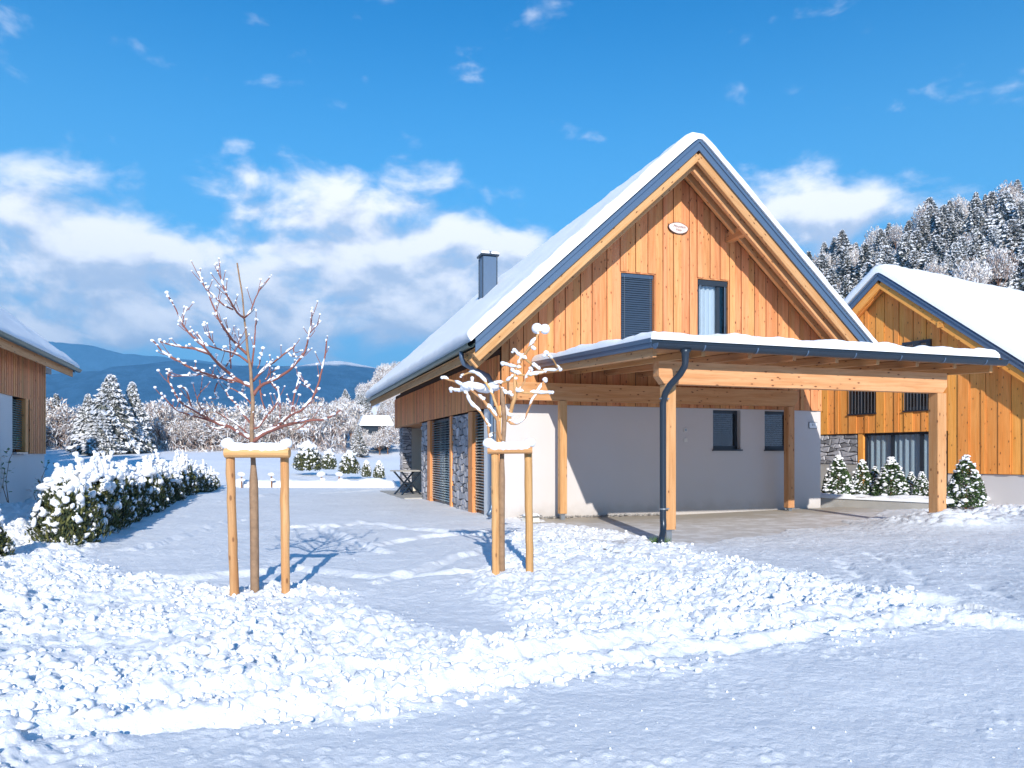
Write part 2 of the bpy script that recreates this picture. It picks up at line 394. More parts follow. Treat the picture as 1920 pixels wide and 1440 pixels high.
def line_d(x, y, pts):
    d = np.full(x.shape, 1e9); sg = np.zeros(x.shape)
    for (ax, ay), (bx, by) in zip(pts[:-1], pts[1:]):
        ex, ey = bx-ax, by-ay
        t = np.clip(((x-ax)*ex+(y-ay)*ey)/(ex*ex+ey*ey), 0, 1)
        dd = np.hypot(x-ax-t*ex, y-ay-t*ey); s = np.sign(ex*(y-ay)-ey*(x-ax))
        sg = np.where(dd < d, s, sg); d = np.minimum(d, dd)
    return d*sg

# ------------------------------------------------------------------ terrain
AMP_U = [-9, -.9, -.40, -.30, -.25, -.20, -.155, 0, .30, .38, .52, .66, .9, 2, 9]
AMP_H = [10, 6, 1, 1, 4, 11, 20, 28, 38, 43, 54, 61, 66, 48, 20]
def G(x, y):
    x = np.asarray(x, float); y = np.asarray(y, float)
    r = np.hypot(x, y); u = np.where(y > 1, x/np.maximum(y, 1), np.sign(x)*9)
    z = np.clip((x-4)*.02, 0, .3)*sstep(3, 9, y)
    z = z+sstep(-5, -11, x)*.22*sstep(8, 14, y)*(1-sstep(24, 30, y))
    z = z+np.clip(y-36, 0, 70)*.036*sstep(-6, -14, x+.10*y)+np.clip(y-36, 0, 60)*.006
    a = np.interp(u, AMP_U, AMP_H)
    z = z+a*sstep(60, 245, r)+sstep(300, 1200, r)*15*(y > 0)
    z = z+fbm(x*.02, y*.02, 4)*8*sstep(70, 220, r)+fbm(x*.09+3, y*.09, 3)*.5*sstep(30, 70, r)
    return z
def Gf(x, y): return float(G(np.array([x]), np.array([y]))[0])

SMOOTH1 = [gpt(*p) for p in [(300, 930), (150, 1045), (260, 1085), (430, 1100), (585, 1092), (650, 1115), (750, 1165), (830, 1195), (960, 1205), (990, 1170), (880, 1110), (900, 1070), (960, 1030), (930, 968), (800, 932), (760, 915), (560, 900)]]
ROAD = [gpt(*p) for p in [(60, 1500), (125, 1440), (300, 1372), (450, 1372), (750, 1342), (960, 1297), (1310, 1250), (1610, 1197), (1800, 1178), (2200, 1176), (3200, 1180)]]+[(14, 1.5), (-3, 1.5)]
DRIVE = [gpt(*p) for p in [(1262, 1012), (1290, 1035), (1690, 1118), (1800, 1150), (2300, 1178), (3000, 1110), (2200, 1010), (1800, 985), (1700, 962), (1540, 955)]]
SLAB = [gpt(*p) for p in [(975, 968), (990, 985), (1075, 985), (1206, 1010), (1262, 1018), (1300, 1021), (1420, 1006), (1560, 990), (1740, 960), (1600, 940), (1300, 930)]]
RUTS = [[(-200, 1375), (0, 1345), (190, 1316), (435, 1300), (640, 1275), (960, 1240), (1235, 1196), (1460, 1174), (1690, 1130), (1790, 1140)],
        [(-100, 1420), (120, 1375), (400, 1345), (700, 1320), (960, 1275), (1240, 1228), (1480, 1200), (1740, 1158), (1920, 1176)],
        [(960, 1205), (1150, 1180), (1330, 1150), (1500, 1125)]]
RUTS = [[gpt(*p) for p in l] for l in RUTS]
TRACKS = [[(560, 986), (600, 982), (660, 1012), (720, 1034)], [(590, 990), (680, 978), (790, 990), (900, 1000)], [(200, 1098), (400, 1080), (540, 1062)],
          [(690, 1022), (790, 1004), (900, 996)], [(420, 948), (520, 930), (740, 916)], [(250, 1030), (360, 1000), (440, 975)], [(720, 1085), (860, 1040), (990, 1010)], [(560, 1060), (700, 1075), (860, 1070)]]
TRACKS = [[gpt(*p) for p in l] for l in TRACKS]
STEPS = []
for l in [[(1636, 1046), (1672, 1060), (1710, 1080), (1735, 1098), (1765, 1118)], [(1840, 1108), (1870, 1122), (1905, 1140)], [(1580, 1060), (1640, 1092), (1690, 1108)]]:
    P = [gpt(*p) for p in l]
    for (a, b) in zip(P[:-1], P[1:]):
        k = max(1, int(math.hypot(b[0]-a[0], b[1]-a[1])/.33))
        for i in range(k): STEPS.append((a[0]+(b[0]-a[0])*i/k+random.uniform(-.08, .08), a[1]+(b[1]-a[1])*i/k))
def snow_height(x, y):
    wx = x+fbm(x*3, y*3, 3)*.12; wy = y+fbm(x*3+40, y*3, 3)*.12
    s1 = poly_sd(wx, wy, SMOOTH1); s2 = poly_sd(wx, wy, ROAD); s3 = poly_sd(wx, wy, DRIVE); sl = poly_sd(wx+fbm(x*1.3, y*1.3, 4)*.7, wy+fbm(x*2.3+9, y*2.3, 4)*.45, SLAB)
    m1 = sstep(.25, -.25, s1); m2 = sstep(.35, -.25, s2); m3 = sstep(.2, -.2, s3)
    lump = (1-m1*.88)*(1-m2*.96)*(1-m3*.80)
    lump = lump*(.62+.6*sstep(-.25, .35, fbm(x*.6, y*.6, 3)))*(1-sstep(20, 30, y)*.8)
    left = sstep(1.5, -2.5, x)
    c = .55*clods(wx, wy, .36, .22, 1)*(.25+.75*left)+.75*clods(wx+3, wy, .19, .42, 2)*(.45+.55*left)+1.0*clods(wx, wy+7, .105, .62, 3)+1.0*clods(wx+9, wy+5, .062, .62, 4)+.8*clods(wx+4, wy+2, .036, .6, 5)*(y < 9)
    crisp = np.abs(vnoise(wx*9, wy*9))*.9+np.abs(vnoise(wx*21+5, wy*21))*.5+np.abs(vnoise(wx*43, wy*43+8))*.25
    z = .045+-.055*np.clip(lump, 0, 1)+crisp*.04*lump+c*lump*.52+fbm(x*1.1, y*1.1, 5)*.055*np.clip(lump+.12, 0, 1)+fbm(x*7, y*7, 4)*.024*(.12+lump)+fbm(x*.8, y*.8, 2)*.03
    z = z-.045*np.exp(-((x+2.65)**2+(y-7.7)**2)/.9)
    z = z-.06*m1-.05*m2-.012*m3
    z = z+(fbm(x*24, y*24, 3)*.005+fbm(x*3.1, y*3.1, 3)*.012+.35*clods(x, y, .05, .3, 6)*(vnoise(x*1.5, y*1.5) > .12))*(m2+m3+m1*.6)
    dr_ = np.minimum(np.abs(line_d(x, y, RUTS[0])), np.abs(line_d(x, y, RUTS[1])))
    z = z-c*lump*.52*.62*np.exp(-(dr_/.22)**2)
    for i, l in enumerate(RUTS):
        d = line_d(x, y, l)+fbm(x*1.2, y*1.2, 3)*.06; w = (.17, .12, .10)[i]; dp = (.042, .032, .026)[i]
        nzv = .6+1.2*np.clip(vnoise(x*2.3, y*2.3+i*7)+.5, 0, 1)
        z = z+dp*np.exp(-((d-w*.9)/(w*.75))**2)*.95*nzv-dp*.8*np.exp(-((d+w*.45)/(w*.6))**2)
    for i, l in enumerate(TRACKS):
        d = line_d(wx, wy, l); z = z+.030*np.exp(-((d-.06)/.09)**2)*(.5+1.5*np.clip(vnoise(x*3, y*3+i*9)+.35, 0, 1))-.03*np.exp(-((d+.12)/.08)**2)
    for i, (sx, sy) in enumerate(STEPS):
        z = z-.06*np.exp(-(((x-sx)/.07)**2+((y-sy)/.13)**2))
    pile = np.exp(-(((x-7.9)/1.1)**2+((y-13.9)/.75)**2))*.24+np.exp(-(((x-10.2)/1.5)**2+((y-15.2)/1.2)**2))*.16
    z = z+pile+clods(wx, wy, .16, .8, 7)*sstep(.05, .14, pile)*.6
    z = z-(z+.06)*sstep(.10, -.28, sl)
    hole = np.exp(-((x-2.4)**2+(y-12.05)**2)/.05); z = z-hole*(z+.03)*.9
    return z, m1, m2, m3, sl
# near yard: finely modelled snow
rows = [2.4]
while rows[-1] < 16: rows.append(rows[-1]+.0155+.0021*max(0, rows[-1]-3.2))
while rows[-1] < 60: rows.append(rows[-1]+.045+.009*(rows[-1]-16))
rows = np.array(rows); ncol = 820
xi = np.linspace(-1, 1, ncol)
YY = np.repeat(rows[:, None], ncol, 1); XX = xi[None, :]*(1.6+.74*YY)
H, m1, m2, m3, sl = snow_height(XX, YY)
ZZ = G(XX, YY)+H
edge = np.minimum(sstep(0, .02, 1-np.abs(xi))[None, :], sstep(0, .3, YY-2.4))*sstep(60, 57, YY)
ZZ = np.where(edge < 1, ZZ*edge+(G(XX, YY)-.3)*(1-edge), ZZ)
idx = np.arange(XX.size).reshape(XX.shape)
F = np.stack([idx[:-1, :-1], idx[:-1, 1:], idx[1:, 1:], idx[1:, :-1]], -1).reshape(-1, 4)
me = np_mesh('snowy_yard', np.stack([XX, YY, ZZ], -1), F, M['snow_ground'], smooth=True)
at = me.attributes.new('packed', 'FLOAT', 'POINT')
pk = np.clip(m1*.55+m3*.9+m2*.35, 0, 1)*(.75+.5*fbm(XX*1.6, YY*1.6, 4))
pk = np.where(sl < 0, 1, pk)
at.data.foreach_set('value', np.clip(pk, 0, 1).astype(np.float32).ravel())
setp(link(bpy.data.objects.new('snow_ground', me)), kind='structure', label='lumpy snow covering the yard and driveway')
# loose crumbs thrown up by the plough and the shovel
rng = np.random.RandomState(31); nC = 24000
cy = 3.1+11.5*rng.rand(nC)**1.5; cx = (rng.rand(nC)*2-1)*(.72*cy+.3)
ch_, c1m, c2m, c3m, csl = snow_height(cx[None, :], cy[None, :]); ch_ = ch_[0]
pr_ = (1-c1m[0]*.93)*(1-c2m[0]*.955)*(1-c3m[0]*.9)*(.35+.9*(vnoise(cx*1.1, cy*1.1) > -.05)); kp = (rng.rand(nC) < pr_) & (csl[0] > .1)
cx, cy, ch_, pr_ = cx[kp], cy[kp], ch_[kp], np.clip(pr_[kp]*1.6, .22, 1); nC = len(cx)
bm = bmesh.new(); bmesh.ops.create_icosphere(bm, subdivisions=1, radius=1); V0 = np.array([v.co[:] for v in bm.verts]); F0 = np.array([[v.index for v in f.verts] for f in bm.faces]); bm.free()
sz = (.009+.034*rng.rand(nC)**3.0)*pr_; st_ = rng.uniform(.6, 1.4, (nC, 1, 3)); an = rng.uniform(0, 6.28, nC)
VV = V0[None]*st_*(1+.35*(rng.rand(nC, len(V0), 1)-.5)); ca, sa = np.cos(an)[:, None], np.sin(an)[:, None]
VV = np.stack([VV[..., 0]*ca-VV[..., 1]*sa, VV[..., 0]*sa+VV[..., 1]*ca, VV[..., 2]*.8], -1)*sz[:, None, None]
VV += np.stack([cx, cy, G(cx, cy)+ch_+sz*.30], -1)[:, None, :]
FF = (F0[None]+np.arange(nC)[:, None, None]*len(V0)).reshape(-1, 3)
setp(link(bpy.data.objects.new('snow_crumbs', np_mesh('snow_crumbs', VV, FF, M['snow']))), kind='stuff', label='loose crumbs of snow strewn over the yard')
# far terrain reaching the hills
def axis(lim, first, grow):
    a = [0]; s = first
    while a[-1] < lim: a.append(a[-1]+s); s *= grow
    return np.array(a)
p = axis(9000, 3.0, 1.022); xs = np.concatenate([-p[:0:-1], p]); q = axis(9000, 2.5, 1.02); ys = np.concatenate([-axis(2500, 8, 1.06)[:0:-1], q])
XX, YY = np.meshgrid(xs, ys); ZZ = G(XX, YY)-.35*sstep(62, 50, YY)-.05
idx = np.arange(XX.size).reshape(XX.shape)
F = np.stack([idx[:-1, :-1], idx[:-1, 1:], idx[1:, 1:], idx[1:, :-1]], -1).reshape(-1, 4)
setp(link(bpy.data.objects.new('snowy_terrain', np_mesh('snowy_terrain', np.stack([XX, YY, ZZ], -1), F, M['snow_far'], smooth=True))), kind='structure')

# forested mountains
def mountain(name, prof, Y0, wid, snowtop, seed, mat):
    us = np.linspace(-1.6, 1.6, 420); rs = np.linspace(-1, 1.2, 60)
    U, Rr = np.meshgrid(us, rs)
    hp = np.interp(U, [a for a, b in prof], [b for a, b in prof])
    X = U*Y0; Y = Y0+Rr*wid
    env = np.where(Rr < 0, sstep(-1, 0, Rr)**.8, 1-.5*sstep(0, 1.2, Rr))
    Z = hp*env*(1+.10*fbm(X/wid*5+seed, Y/wid*5, 5)*np.where(Rr < 0, 1, 1)*sstep(0, .35, np.abs(Rr)))+fbm(X/wid*14, Y/wid*14+seed, 4)*hp*.02
    Z = Z-20*(env < .01)
    idx = np.arange(X.size).reshape(X.shape)
    F = np.stack([idx[:-1, :-1], idx[:-1, 1:], idx[1:, 1:], idx[1:, :-1]], -1).reshape(-1, 4)
    return setp(link(bpy.data.objects.new(name, np_mesh(name, np.stack([X, Y, Z], -1), F, mat, smooth=True))), kind='structure')
def hp(pts, Y0): return [((px-960)/FPX, EYE+(HOR-v)/FPX*Y0) for px, v in pts]
def forest_hill_mat():
    m, t, p = new_mat('forested_hill'); tc = nd(t, 'ShaderNodeTexCoord')
    n1 = nd(t, 'ShaderNodeTexNoise', Scale=.02, Detail=8.0, Roughness=.75); t.links.new(tc.outputs['Object'], n1.inputs[0])
    n2 = nd(t, 'ShaderNodeTexNoise', Scale=.0022, Detail=6.0, Roughness=.6); t.links.new(tc.outputs['Object'], n2.inputs[0])
    sp = nd(t, 'ShaderNodeSeparateXYZ'); t.links.new(tc.outputs['Object'], sp.inputs[0])
    c = mixc(t, mapr(t, n1.outputs[0], .35, .75, 0, 1), (.015, .07, .16), (.05, .15, .30))  # distance haze put into the forest colour as blue, besides the haze volume
    # open snowfields on the crown of the hill to the right and in clearings
    crown = mth('MULTIPLY', mapr(t, sp.outputs[0], -740, -610, 0, 1), mapr(t, mth('ADD', sp.outputs[2], mth('MULTIPLY', n2.outputs[0], 90, tree=t), tree=t), 312, 326, 0, 1), tree=t)
    clr = mapr(t, n2.outputs[0], .66, .69, 0, 1)
    c = mixc(t, mth('MAXIMUM', crown, clr, tree=t), c, (.84, .86, .90))
    t.links.new(c, p.inputs['Base Color']); p.inputs['Roughness'].default_value = .95; p.inputs['Specular IOR Level'].default_value = .1
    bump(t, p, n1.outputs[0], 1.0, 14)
    return m
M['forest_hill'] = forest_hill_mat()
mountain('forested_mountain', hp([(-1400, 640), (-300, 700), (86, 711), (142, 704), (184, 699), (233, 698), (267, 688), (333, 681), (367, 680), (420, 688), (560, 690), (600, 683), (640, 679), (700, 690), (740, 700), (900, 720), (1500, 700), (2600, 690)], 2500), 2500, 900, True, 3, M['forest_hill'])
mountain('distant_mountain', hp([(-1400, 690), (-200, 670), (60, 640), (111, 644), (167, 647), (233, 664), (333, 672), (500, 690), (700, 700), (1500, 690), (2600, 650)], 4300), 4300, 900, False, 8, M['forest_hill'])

# haze
hz = MB().box(-9500, -2600, -60, 9500, 9300, 620).build('haze', [])
hm = bpy.data.materials.new('haze'); hm.use_nodes = True; t = hm.node_tree; t.nodes.clear()
o = t.nodes.new('ShaderNodeOutputMaterial'); pv = t.nodes.new('ShaderNodeVolumePrincipled'); pv.inputs['Color'].default_value = (.22, .58, 1, 1)
pv.inputs['Density'].default_value = .00024; pv.inputs['Anisotropy'].default_value = .0
t.links.new(pv.outputs[0], o.inputs['Volume']); hz.data.materials.append(hm); setp(hz, kind='stuff', label='thin blue winter haze over the valley')

# ------------------------------------------------------------------ houses
A_ANG = math.atan2(.311, .9504)
C0 = Vector((-.235, 16.65, 0))
def to_world(o, ang, s, t, z=0): return Vector((o[0]+s*math.cos(ang)-t*math.sin(ang), o[1]+s*math.sin(ang)+t*math.cos(ang), z))

def snow_sheet(name, parent, fn, P, Q, th, r=.14, seed=0, nP=90, nQ=60, mat=None, lump=.25, drop=0.0, freq=1.6):
    """closed snow layer over a surface; fn(p,q)->(point, normal); P,Q ranges in metres"""
    def ax(a, b, n):
        L_ = b-a; e = np.array([0, .012, .03, .06, .1, .15, .22])
        mid = np.linspace(.32, L_-.32, n)
        return a+np.concatenate([e, mid, (L_-e)[::-1]])
    ps, qs = ax(*P, nP), ax(*Q, nQ); vs = []; nv = len(qs)
    PP, QQ = np.meshgrid(ps, qs, indexing='ij')
    d = np.minimum(np.minimum(PP-P[0], P[1]-PP), np.minimum(QQ-Q[0], Q[1]-QQ))
    e = np.sqrt(np.clip(1-(1-np.clip(d/r, 0, 1))**2, 0, 1))
    hh = th*e*(1+lump*fbm(PP*freq+seed*3.1, QQ*freq+seed, 4))+fbm(PP*6+seed, QQ*6, 3)*.02*e
    edge_wob = .045*fbm(PP*2.5+seed, QQ*2.5, 3)
    top, bot = [], []
    for i, p_ in enumerate(ps):
        for j, q_ in enumerate(qs):
            c, n = fn(p_, q_); c = Vector(c); n = Vector(n)
            top.append(c+n*(hh[i, j]+.004)+Vector((0, 0, edge_wob[i, j]*e[i, j]))); bot.append(c+n*.003)
    m = MB(); m.v = [tuple(v) for v in top+bot]; nn = len(top); f = []
    for i in range(len(ps)-1):
        for j in range(nv-1):
            a = i*nv+j; f.append((a, a+1, a+nv+1, a+nv)); f.append((nn+a, nn+a+nv, nn+a+nv+1, nn+a+1))
    m.f = f; m.m = [0]*len(f)
    return m.build(name, mat or M['snow'], parent, smooth=True)

class Gable:
    """a house with its gable front along local x, running back along local y"""
    def __init__(s, root, W, Ln, peak, slope, ov_side, ov_front, ov_back):
        s.root, s.W, s.L, s.peak, s.k, s.os, s.of, s.ob = root, W, Ln, peak, slope, ov_side, ov_front, ov_back
        s.c = W/2
    def zt(s, x): return s.peak-s.k*abs(x-s.c)
    def roof(s, th=.22, snow=.21, fascia=.27, board_w=.145, soff_mat='soffit', beam_mat='spruce', rafters=True, metal='metal', snow_over=.10, seed=1, deep=True):
        zt, c, k = s.zt, s.c, s.k; x0, x1 = -s.os, s.W+s.os; y0, y1 = -s.of, s.L+s.ob
        cs = math.cos(math.atan(k)); root = s.root
        def chev(a0, a1, o1, o2):
            return [(a0, zt(a0)-o2), (c, zt(c)-o2), (a1, zt(a1)-o2), (a1, zt(a1)-o1), (c, zt(c)-o1), (a0, zt(a0)-o1)]
        MB().prism_xz(chev(x0+.02, x1-.02, 0, th-.05), y0+.03, y1-.03).build('roof', M['metal_dark'], root)
        for sx in (-1, 1):                       # metal verge trim along each slope of the front gable
            e = x0 if sx < 0 else x1
            a, b = (e, c) if sx < 0 else (c, e)
            poly = [(a, zt(a)-fascia), (b, zt(b)-fascia), (b, zt(b)+.012), (a, zt(a)+.012)]
            MB().prism_xz(poly, y0-.005, y0+.028).build('verge_trim', M[metal], root)
            poly = [(a, zt(a)-fascia*.30-.012), (b, zt(b)-fascia*.30-.012), (b, zt(b)-.02), (a, zt(a)-.02)]
            MB().prism_xz(poly, y0-.030, y0-.006).build('verge_cap', M[metal], root)
            MB().prism_xz([(a, zt(a)-fascia), (b, zt(b)-fascia), (b, zt(b)), (a, zt(a))], y1-.028, y1).build('verge_trim', M[metal], root)
            # soffit boards run parallel to the ridge
            Ls = (abs(e-c))/cs; nb = int(Ls/board_w); me_cache = {}
            for i in range(nb):
                f0 = (i+.5)*board_w; xx = e-sx*f0*cs*1.0*(1) if False else (e+(-sx)*f0*cs)
                outer = (xx < -.02 or xx > s.W+.02)
                ya, yb = y0+.04, (y1-.04 if outer else .06)
                zz = zt(xx)-(th-.035)/1.0
                key = outer
                if key not in me_cache:
                    me_cache[key] = MB().box(-board_w/2+.004, -.011, 0, board_w/2-.004, .011, yb-ya).mesh('soffit_board', M[soff_mat])
                ob = bpy.data.objects.new('soffit_board', me_cache[key])
                X = Vector((cs, 0, -sx*k*cs if False else (k*cs if xx < c else -k*cs))); Z = Vector((0, 1, 0)); Yv = Z.cross(X)
                mt = Matrix(((X.x, Yv.x, 0, xx), (0, 0, 1, ya), (X.z, Yv.z, 0, zz-.012), (0, 0, 0, 1)))
                link(ob, root, mt)
            if rafters:
                # flying rafters in the front overhang
                for ry, w_, dp, lo in ((y0+.10, .11, .20, 0),)+(((y0+.32, .12, .22, .10), (-.40, .11, .22, 0)) if deep else ((-.17, .11, .2, 0),)):
                    o = th+.012+dp/2/cs+lo
                    pa = (e+(.03 if sx < 0 else -.03), ry, zt(e)-o); pb = (c-sx*0, ry+(.002 if sx > 0 else 0), zt(c)-o)
                    beam('rafter', M[beam_mat], root, pa, pb, dp, w_, up=(0, 1, 0))
                # rafter tails under the eaves
                ny = int((y1-.5)/.82)
                for i in range(ny):
                    yy = .45+i*.82
                    o = th+.012+.07/cs
                    xa = e-sx*.12; xb = -.02 if sx < 0 else s.W+.02
                    beam('rafter_tail', M[beam_mat], root, (xa, yy, zt(xa)-o), (xb, yy, zt(xb)-o), .14, .09, up=(0, 1, 0))
            # eave board
            xe = e-sx*.05; ze = zt(xe)-th-.10
            beam('eave_board', M[beam_mat], root, (xe, y0+.14, ze), (xe, y1-.1, ze), .045, .20)
        if snow:
            cs_ = cs; Ltot = (x1-x0+2*snow_over)/cs
            def fn(p_, q_):
                x = x0-snow_over+p_*cs
                rr = .07; ax_ = abs(x-c); zz = s.peak-k*(math.sqrt(ax_*ax_+rr*rr)-rr*.55)
                dx_ = (x-c)/math.sqrt(ax_*ax_+rr*rr); n = Vector((k*dx_, 0, 1)).normalized()
                return (x, q_, zz), n
            snow_sheet('snow_cover', root, fn, (0, Ltot), (y0-.055, y1+.06), snow, r=.16, seed=seed, nP=110, nQ=90, lump=.20, freq=.6)
    def poly(s, xa, xb, z0, z1=None, top_off=.26):
        """upright slice between xa and xb from z0 up to z1 or to the underside of the roof"""
        f = lambda x: s.zt(x)-top_off
        if z1 is not None and z1 <= min(f(xa), f(xb)): return [(xa, z0), (xb, z0), (xb, z1), (xa, z1)]
        pts = [(xa, z0), (xb, z0), (xb, f(xb))]
        if xa < s.c < xb: pts.append((s.c, f(s.c)))
        pts.append((xa, f(xa)))
        return pts

def gable_boards(g, y0, zb, holes, w=(.19, .27), mat='larch', seed=3, x0=None, x1=None, lowfn=None, trim=None, proud=.022):
    """vertical boards of a gable front, each clipped to the roof and round the window openings"""
    rs = random.Random(seed); x = 0 if x0 is None else x0; end = g.W if x1 is None else x1; i = 0
    cuts = sorted(set([h[0] for h in holes]+[h[1] for h in holes]))
    while x < end-.03:
        wd = rs.uniform(*w) if i % 4 != 3 else rs.uniform(.11, .15)
        nx = min(end, x+wd)
        for cu in cuts:
            if x < cu-.001 and (nx > cu or abs(nx-cu) < .06): nx = cu
        if end-nx < .07: nx = end
        gap = .005; xa, xb = x+gap, nx-gap; mid = (xa+xb)/2
        yy = y0-(proud if i % 2 else 0)-rs.uniform(0, .006)
        zl = zb if lowfn is None else lowfn(mid)
        segs = [(zl, None)]
        for (hx0, hx1, hz0, hz1) in holes:
            if hx0-.001 <= mid <= hx1+.001:
                segs2 = []
                for (a, b) in segs:
                    if hz0 is not None and hz0 > a: segs2.append((a, hz0))
                    segs2.append((hz1, b)) if hz1 is not None else None
                segs = segs2
        for (a, b) in segs:
            pl = g.poly(xa, xb, a, b)
            pl = [(px-xa, pz-a) for px, pz in pl]
            if max(z for _, z in pl) < .05: continue
            MB().prism_xz(pl, 0, .026).build('board', M[mat], g.root, mat=T(xa, yy-.026, a))
        x = nx; i += 1

def window(root, x0, x1, z0, z1, y, name='window', depth=.16, frame='frame', blind=None, curtain=None, sill=True, mull=(), glass=True, fw=.07, handle=False, room=.5, raised=None):
    """window set into an opening; the frame is the part, its pane, blind, sill, curtain are sub-parts"""
    w, h = x1-x0, z1-z0; m = MB()
    yb = depth
    m.box(0, yb-.06, 0, fw, yb, h); m.box(w-fw, yb-.06, 0, w, yb, h); m.box(fw, yb-.058, 0, w-fw, yb-.002, fw*1.3); m.box(fw, yb-.058, h-fw*1.1, w-fw, yb-.002, h)
    for mx_ in mull: m.box(mx_-.045, yb-.056, fw*1.3, mx_+.045, yb-.004, h-fw*1.1)
    f = m.build(name, M[frame], root, mat=T(x0, y, z0))
    if glass: MB().box(fw-.01, yb-.035, fw*1.2, w-fw+.01, yb-.028, h-fw).build('pane', M['glass'], f)
    MB().box(.005, yb+room, .005, w-.005, yb+room+.01, h-.005).box(-.0, yb+.01, 0, .01, yb+room, h).box(w-.01, yb+.01, 0, w, yb+room, h).box(0, yb+.01, h-.01, w, yb+room, h).box(0, yb+.01, 0, w, yb+room, .01).build('interior', M['dark'], f)
    if sill: MB().box(-.02, -.07, -.035, w+.02, yb-.062, 0).build('sill', M['frame'], f)
    if curtain: 
        cm = MB(); n = int(w/.03); ca, cb = (0.02, w-.02) if curtain is True else curtain[:2]
        pts = [(ca+(cb-ca)*i/n, yb+.035+.028*math.sin(i*1.05)+.012*math.sin(i*2.3+1)) for i in range(n+1)]
        cm.add([(a, b, .02) for a, b in pts]+[(a, b, h-.02) for a, b in pts], [(i, i+1, i+n+2, i+n+1) for i in range(n)])
        cm.build('curtain', M['curtain'] if curtain is True or len(curtain) < 3 else M[curtain[2]], f, smooth=True)
    if blind:
        bm_, pitch, wd, tilt, yo = blind
        bmn = MB(); zz = h-.10
        bmn.box(.02, yo-.03, h-.09, w-.02, yo+.04, h-.005)
        while zz > .03:
            a = RAD(tilt); dy, dz = wd/2*math.cos(a), wd/2*math.sin(a)
            bmn.add([(.03, yo-dy, zz-dz), (w-.03, yo-dy, zz-dz), (w-.03, yo, zz+.006), (.03, yo, zz+.006), (w-.03, yo+dy, zz+dz), (.03, yo+dy, zz+dz)], [(0, 1, 2, 3), (3, 2, 4, 5)])
            zz -= pitch
        b = bmn.build('blind', M[bm_], f); setp(b, kind='stuff')
        MB().tube([(.10, yo-.03, .02), (.10, yo-.03, h-.05)], .004, 5).tube([(w-.10, yo-.03, .02), (w-.10, yo-.03, h-.05)], .004, 5).build('blind_cord', M['zinc'], f)
    if handle: MB().box(w-fw*.8, yb-.10, h*.45, w-fw*.5, yb-.06, h*.45+.03).box(w-fw*.75, yb-.12, h*.45-.10, w-fw*.55, yb-.10, h*.45+.03).build('handle', M['metal_dark'], f)
    return f

def stones(root, o, ux, uz, nrm, W, Hh, cw, ch, seed, mat='stone', irregular=.32):
    """irregular stones: every stone its own object, recessed joints; o origin, ux/uz in-plane axes, nrm outward"""
    rs = random.Random(seed); ux, uz, nrm = Vector(ux), Vector(uz), Vector(nrm); o = Vector(o); z = 0; rows_ = []
    while z < Hh-.04:
        h = rs.uniform(.6, 1.35)*ch; h = min(h, Hh-z); 
        if Hh-z-h < .05: h = Hh-z
        rows_.append((z, z+h)); z += h
    lines = []      # wavy course lines
    for r_ in range(len(rows_)+1):
        ph = rs.uniform(0, 9); am = 0 if r_ in (0, len(rows_)) else ch*irregular*1.5
        lines.append((rows_[r_][0] if r_ < len(rows_) else Hh, ph, am))
    def zl(k, x): z_, ph, am = lines[k]; return z_+am*(math.sin(x*7+ph)*.5+math.sin(x*17+ph*2)*.35)
    cnt = 0
    for k in range(len(rows_)):
        x = 0
        while x < W-.02:
            w = rs.uniform(.45, 1.7)*cw
            if W-x-w < cw*.35: w = W-x
            xa, xb = x, min(W, x+w); g = .007; sk = rs.uniform(-.045, .045) if xb < W else 0; sk0 = getattr(stones, 'sk', 0) if x > 0 else 0
            pts = [(xa+g+sk0, zl(k, xa)+g), ((xa+xb)/2, zl(k, (xa+xb)/2)+g), (xb-g+sk, zl(k, xb)+g), (xb-g-sk, zl(k+1, xb)-g), ((xa+xb)/2, zl(k+1, (xa+xb)/2)-g), (xa+g-sk0, zl(k+1, xa)-g)]
            stones.sk = sk
            cx = sum(p[0] for p in pts)/6; cz = sum(p[1] for p in pts)/6; dp = rs.uniform(.015, .05)
            m = MB(); base = []; topv = []
            for (a, b) in pts:
                base.append(ux*(a-cx)+uz*(b-cz)); topv.append(ux*(a-cx)*.86+uz*(b-cz)*.84+nrm*(dp+rs.uniform(-.008, .008)))
            m.add(base+topv, [(i, (i+1) % 6, (i+1) % 6+6, i+6) for i in range(6)]+[(6, 7, 8, 9, 10, 11)])
            m.build('stone', M[mat], root, mat=Matrix.Translation(o+ux*cx+uz*cz)); cnt += 1
            x = xb
    return cnt

# ============================== main house
house = empty('chalet', C0, A_ANG, label='large timber clad chalet with snowy gable roof behind the carport', cat='house')
g = Gable(house, 8.545, 14.0, 8.50, .915, .90, 1.13, 1.0)
g.roof(seed=2)
ZC = 2.55                                     # lower edge of the cladding
W3, W4 = (5.38, 6.16, 1.56, 2.52), (6.86, 7.64, 1.56, 2.52)
def wall_panels(root, xs, z0, z1, holes, y0, y1, mat, name='wall'):
    m = MB(); cuts = [xs[0]]+sorted([h[0] for h in holes]+[h[1] for h in holes])+[xs[1]]
    for a, b in zip(cuts[:-1], cuts[1:]):
        hs = [h for h in holes if abs(h[0]-a) < 1e-6]
        if hs: h = hs[0]; m.box(a, y0, z0, b, y1, h[2]); (h[3] < z1-.001) and m.box(a, y0, h[3], b, y1, z1)
        else: m.box(a, y0, z0, b, y1, z1)
    return m.build(name, M[mat], root)
wall_panels(house, (0.0, 8.545), -.3, ZC, [W3, W4], .03, .30, 'stucco')
for w_ in (W3, W4): window(house, w_[0], w_[1], w_[2], w_[3], .03, depth=.20, blind=('blind', .05, .03, 15, .235), room=.6)
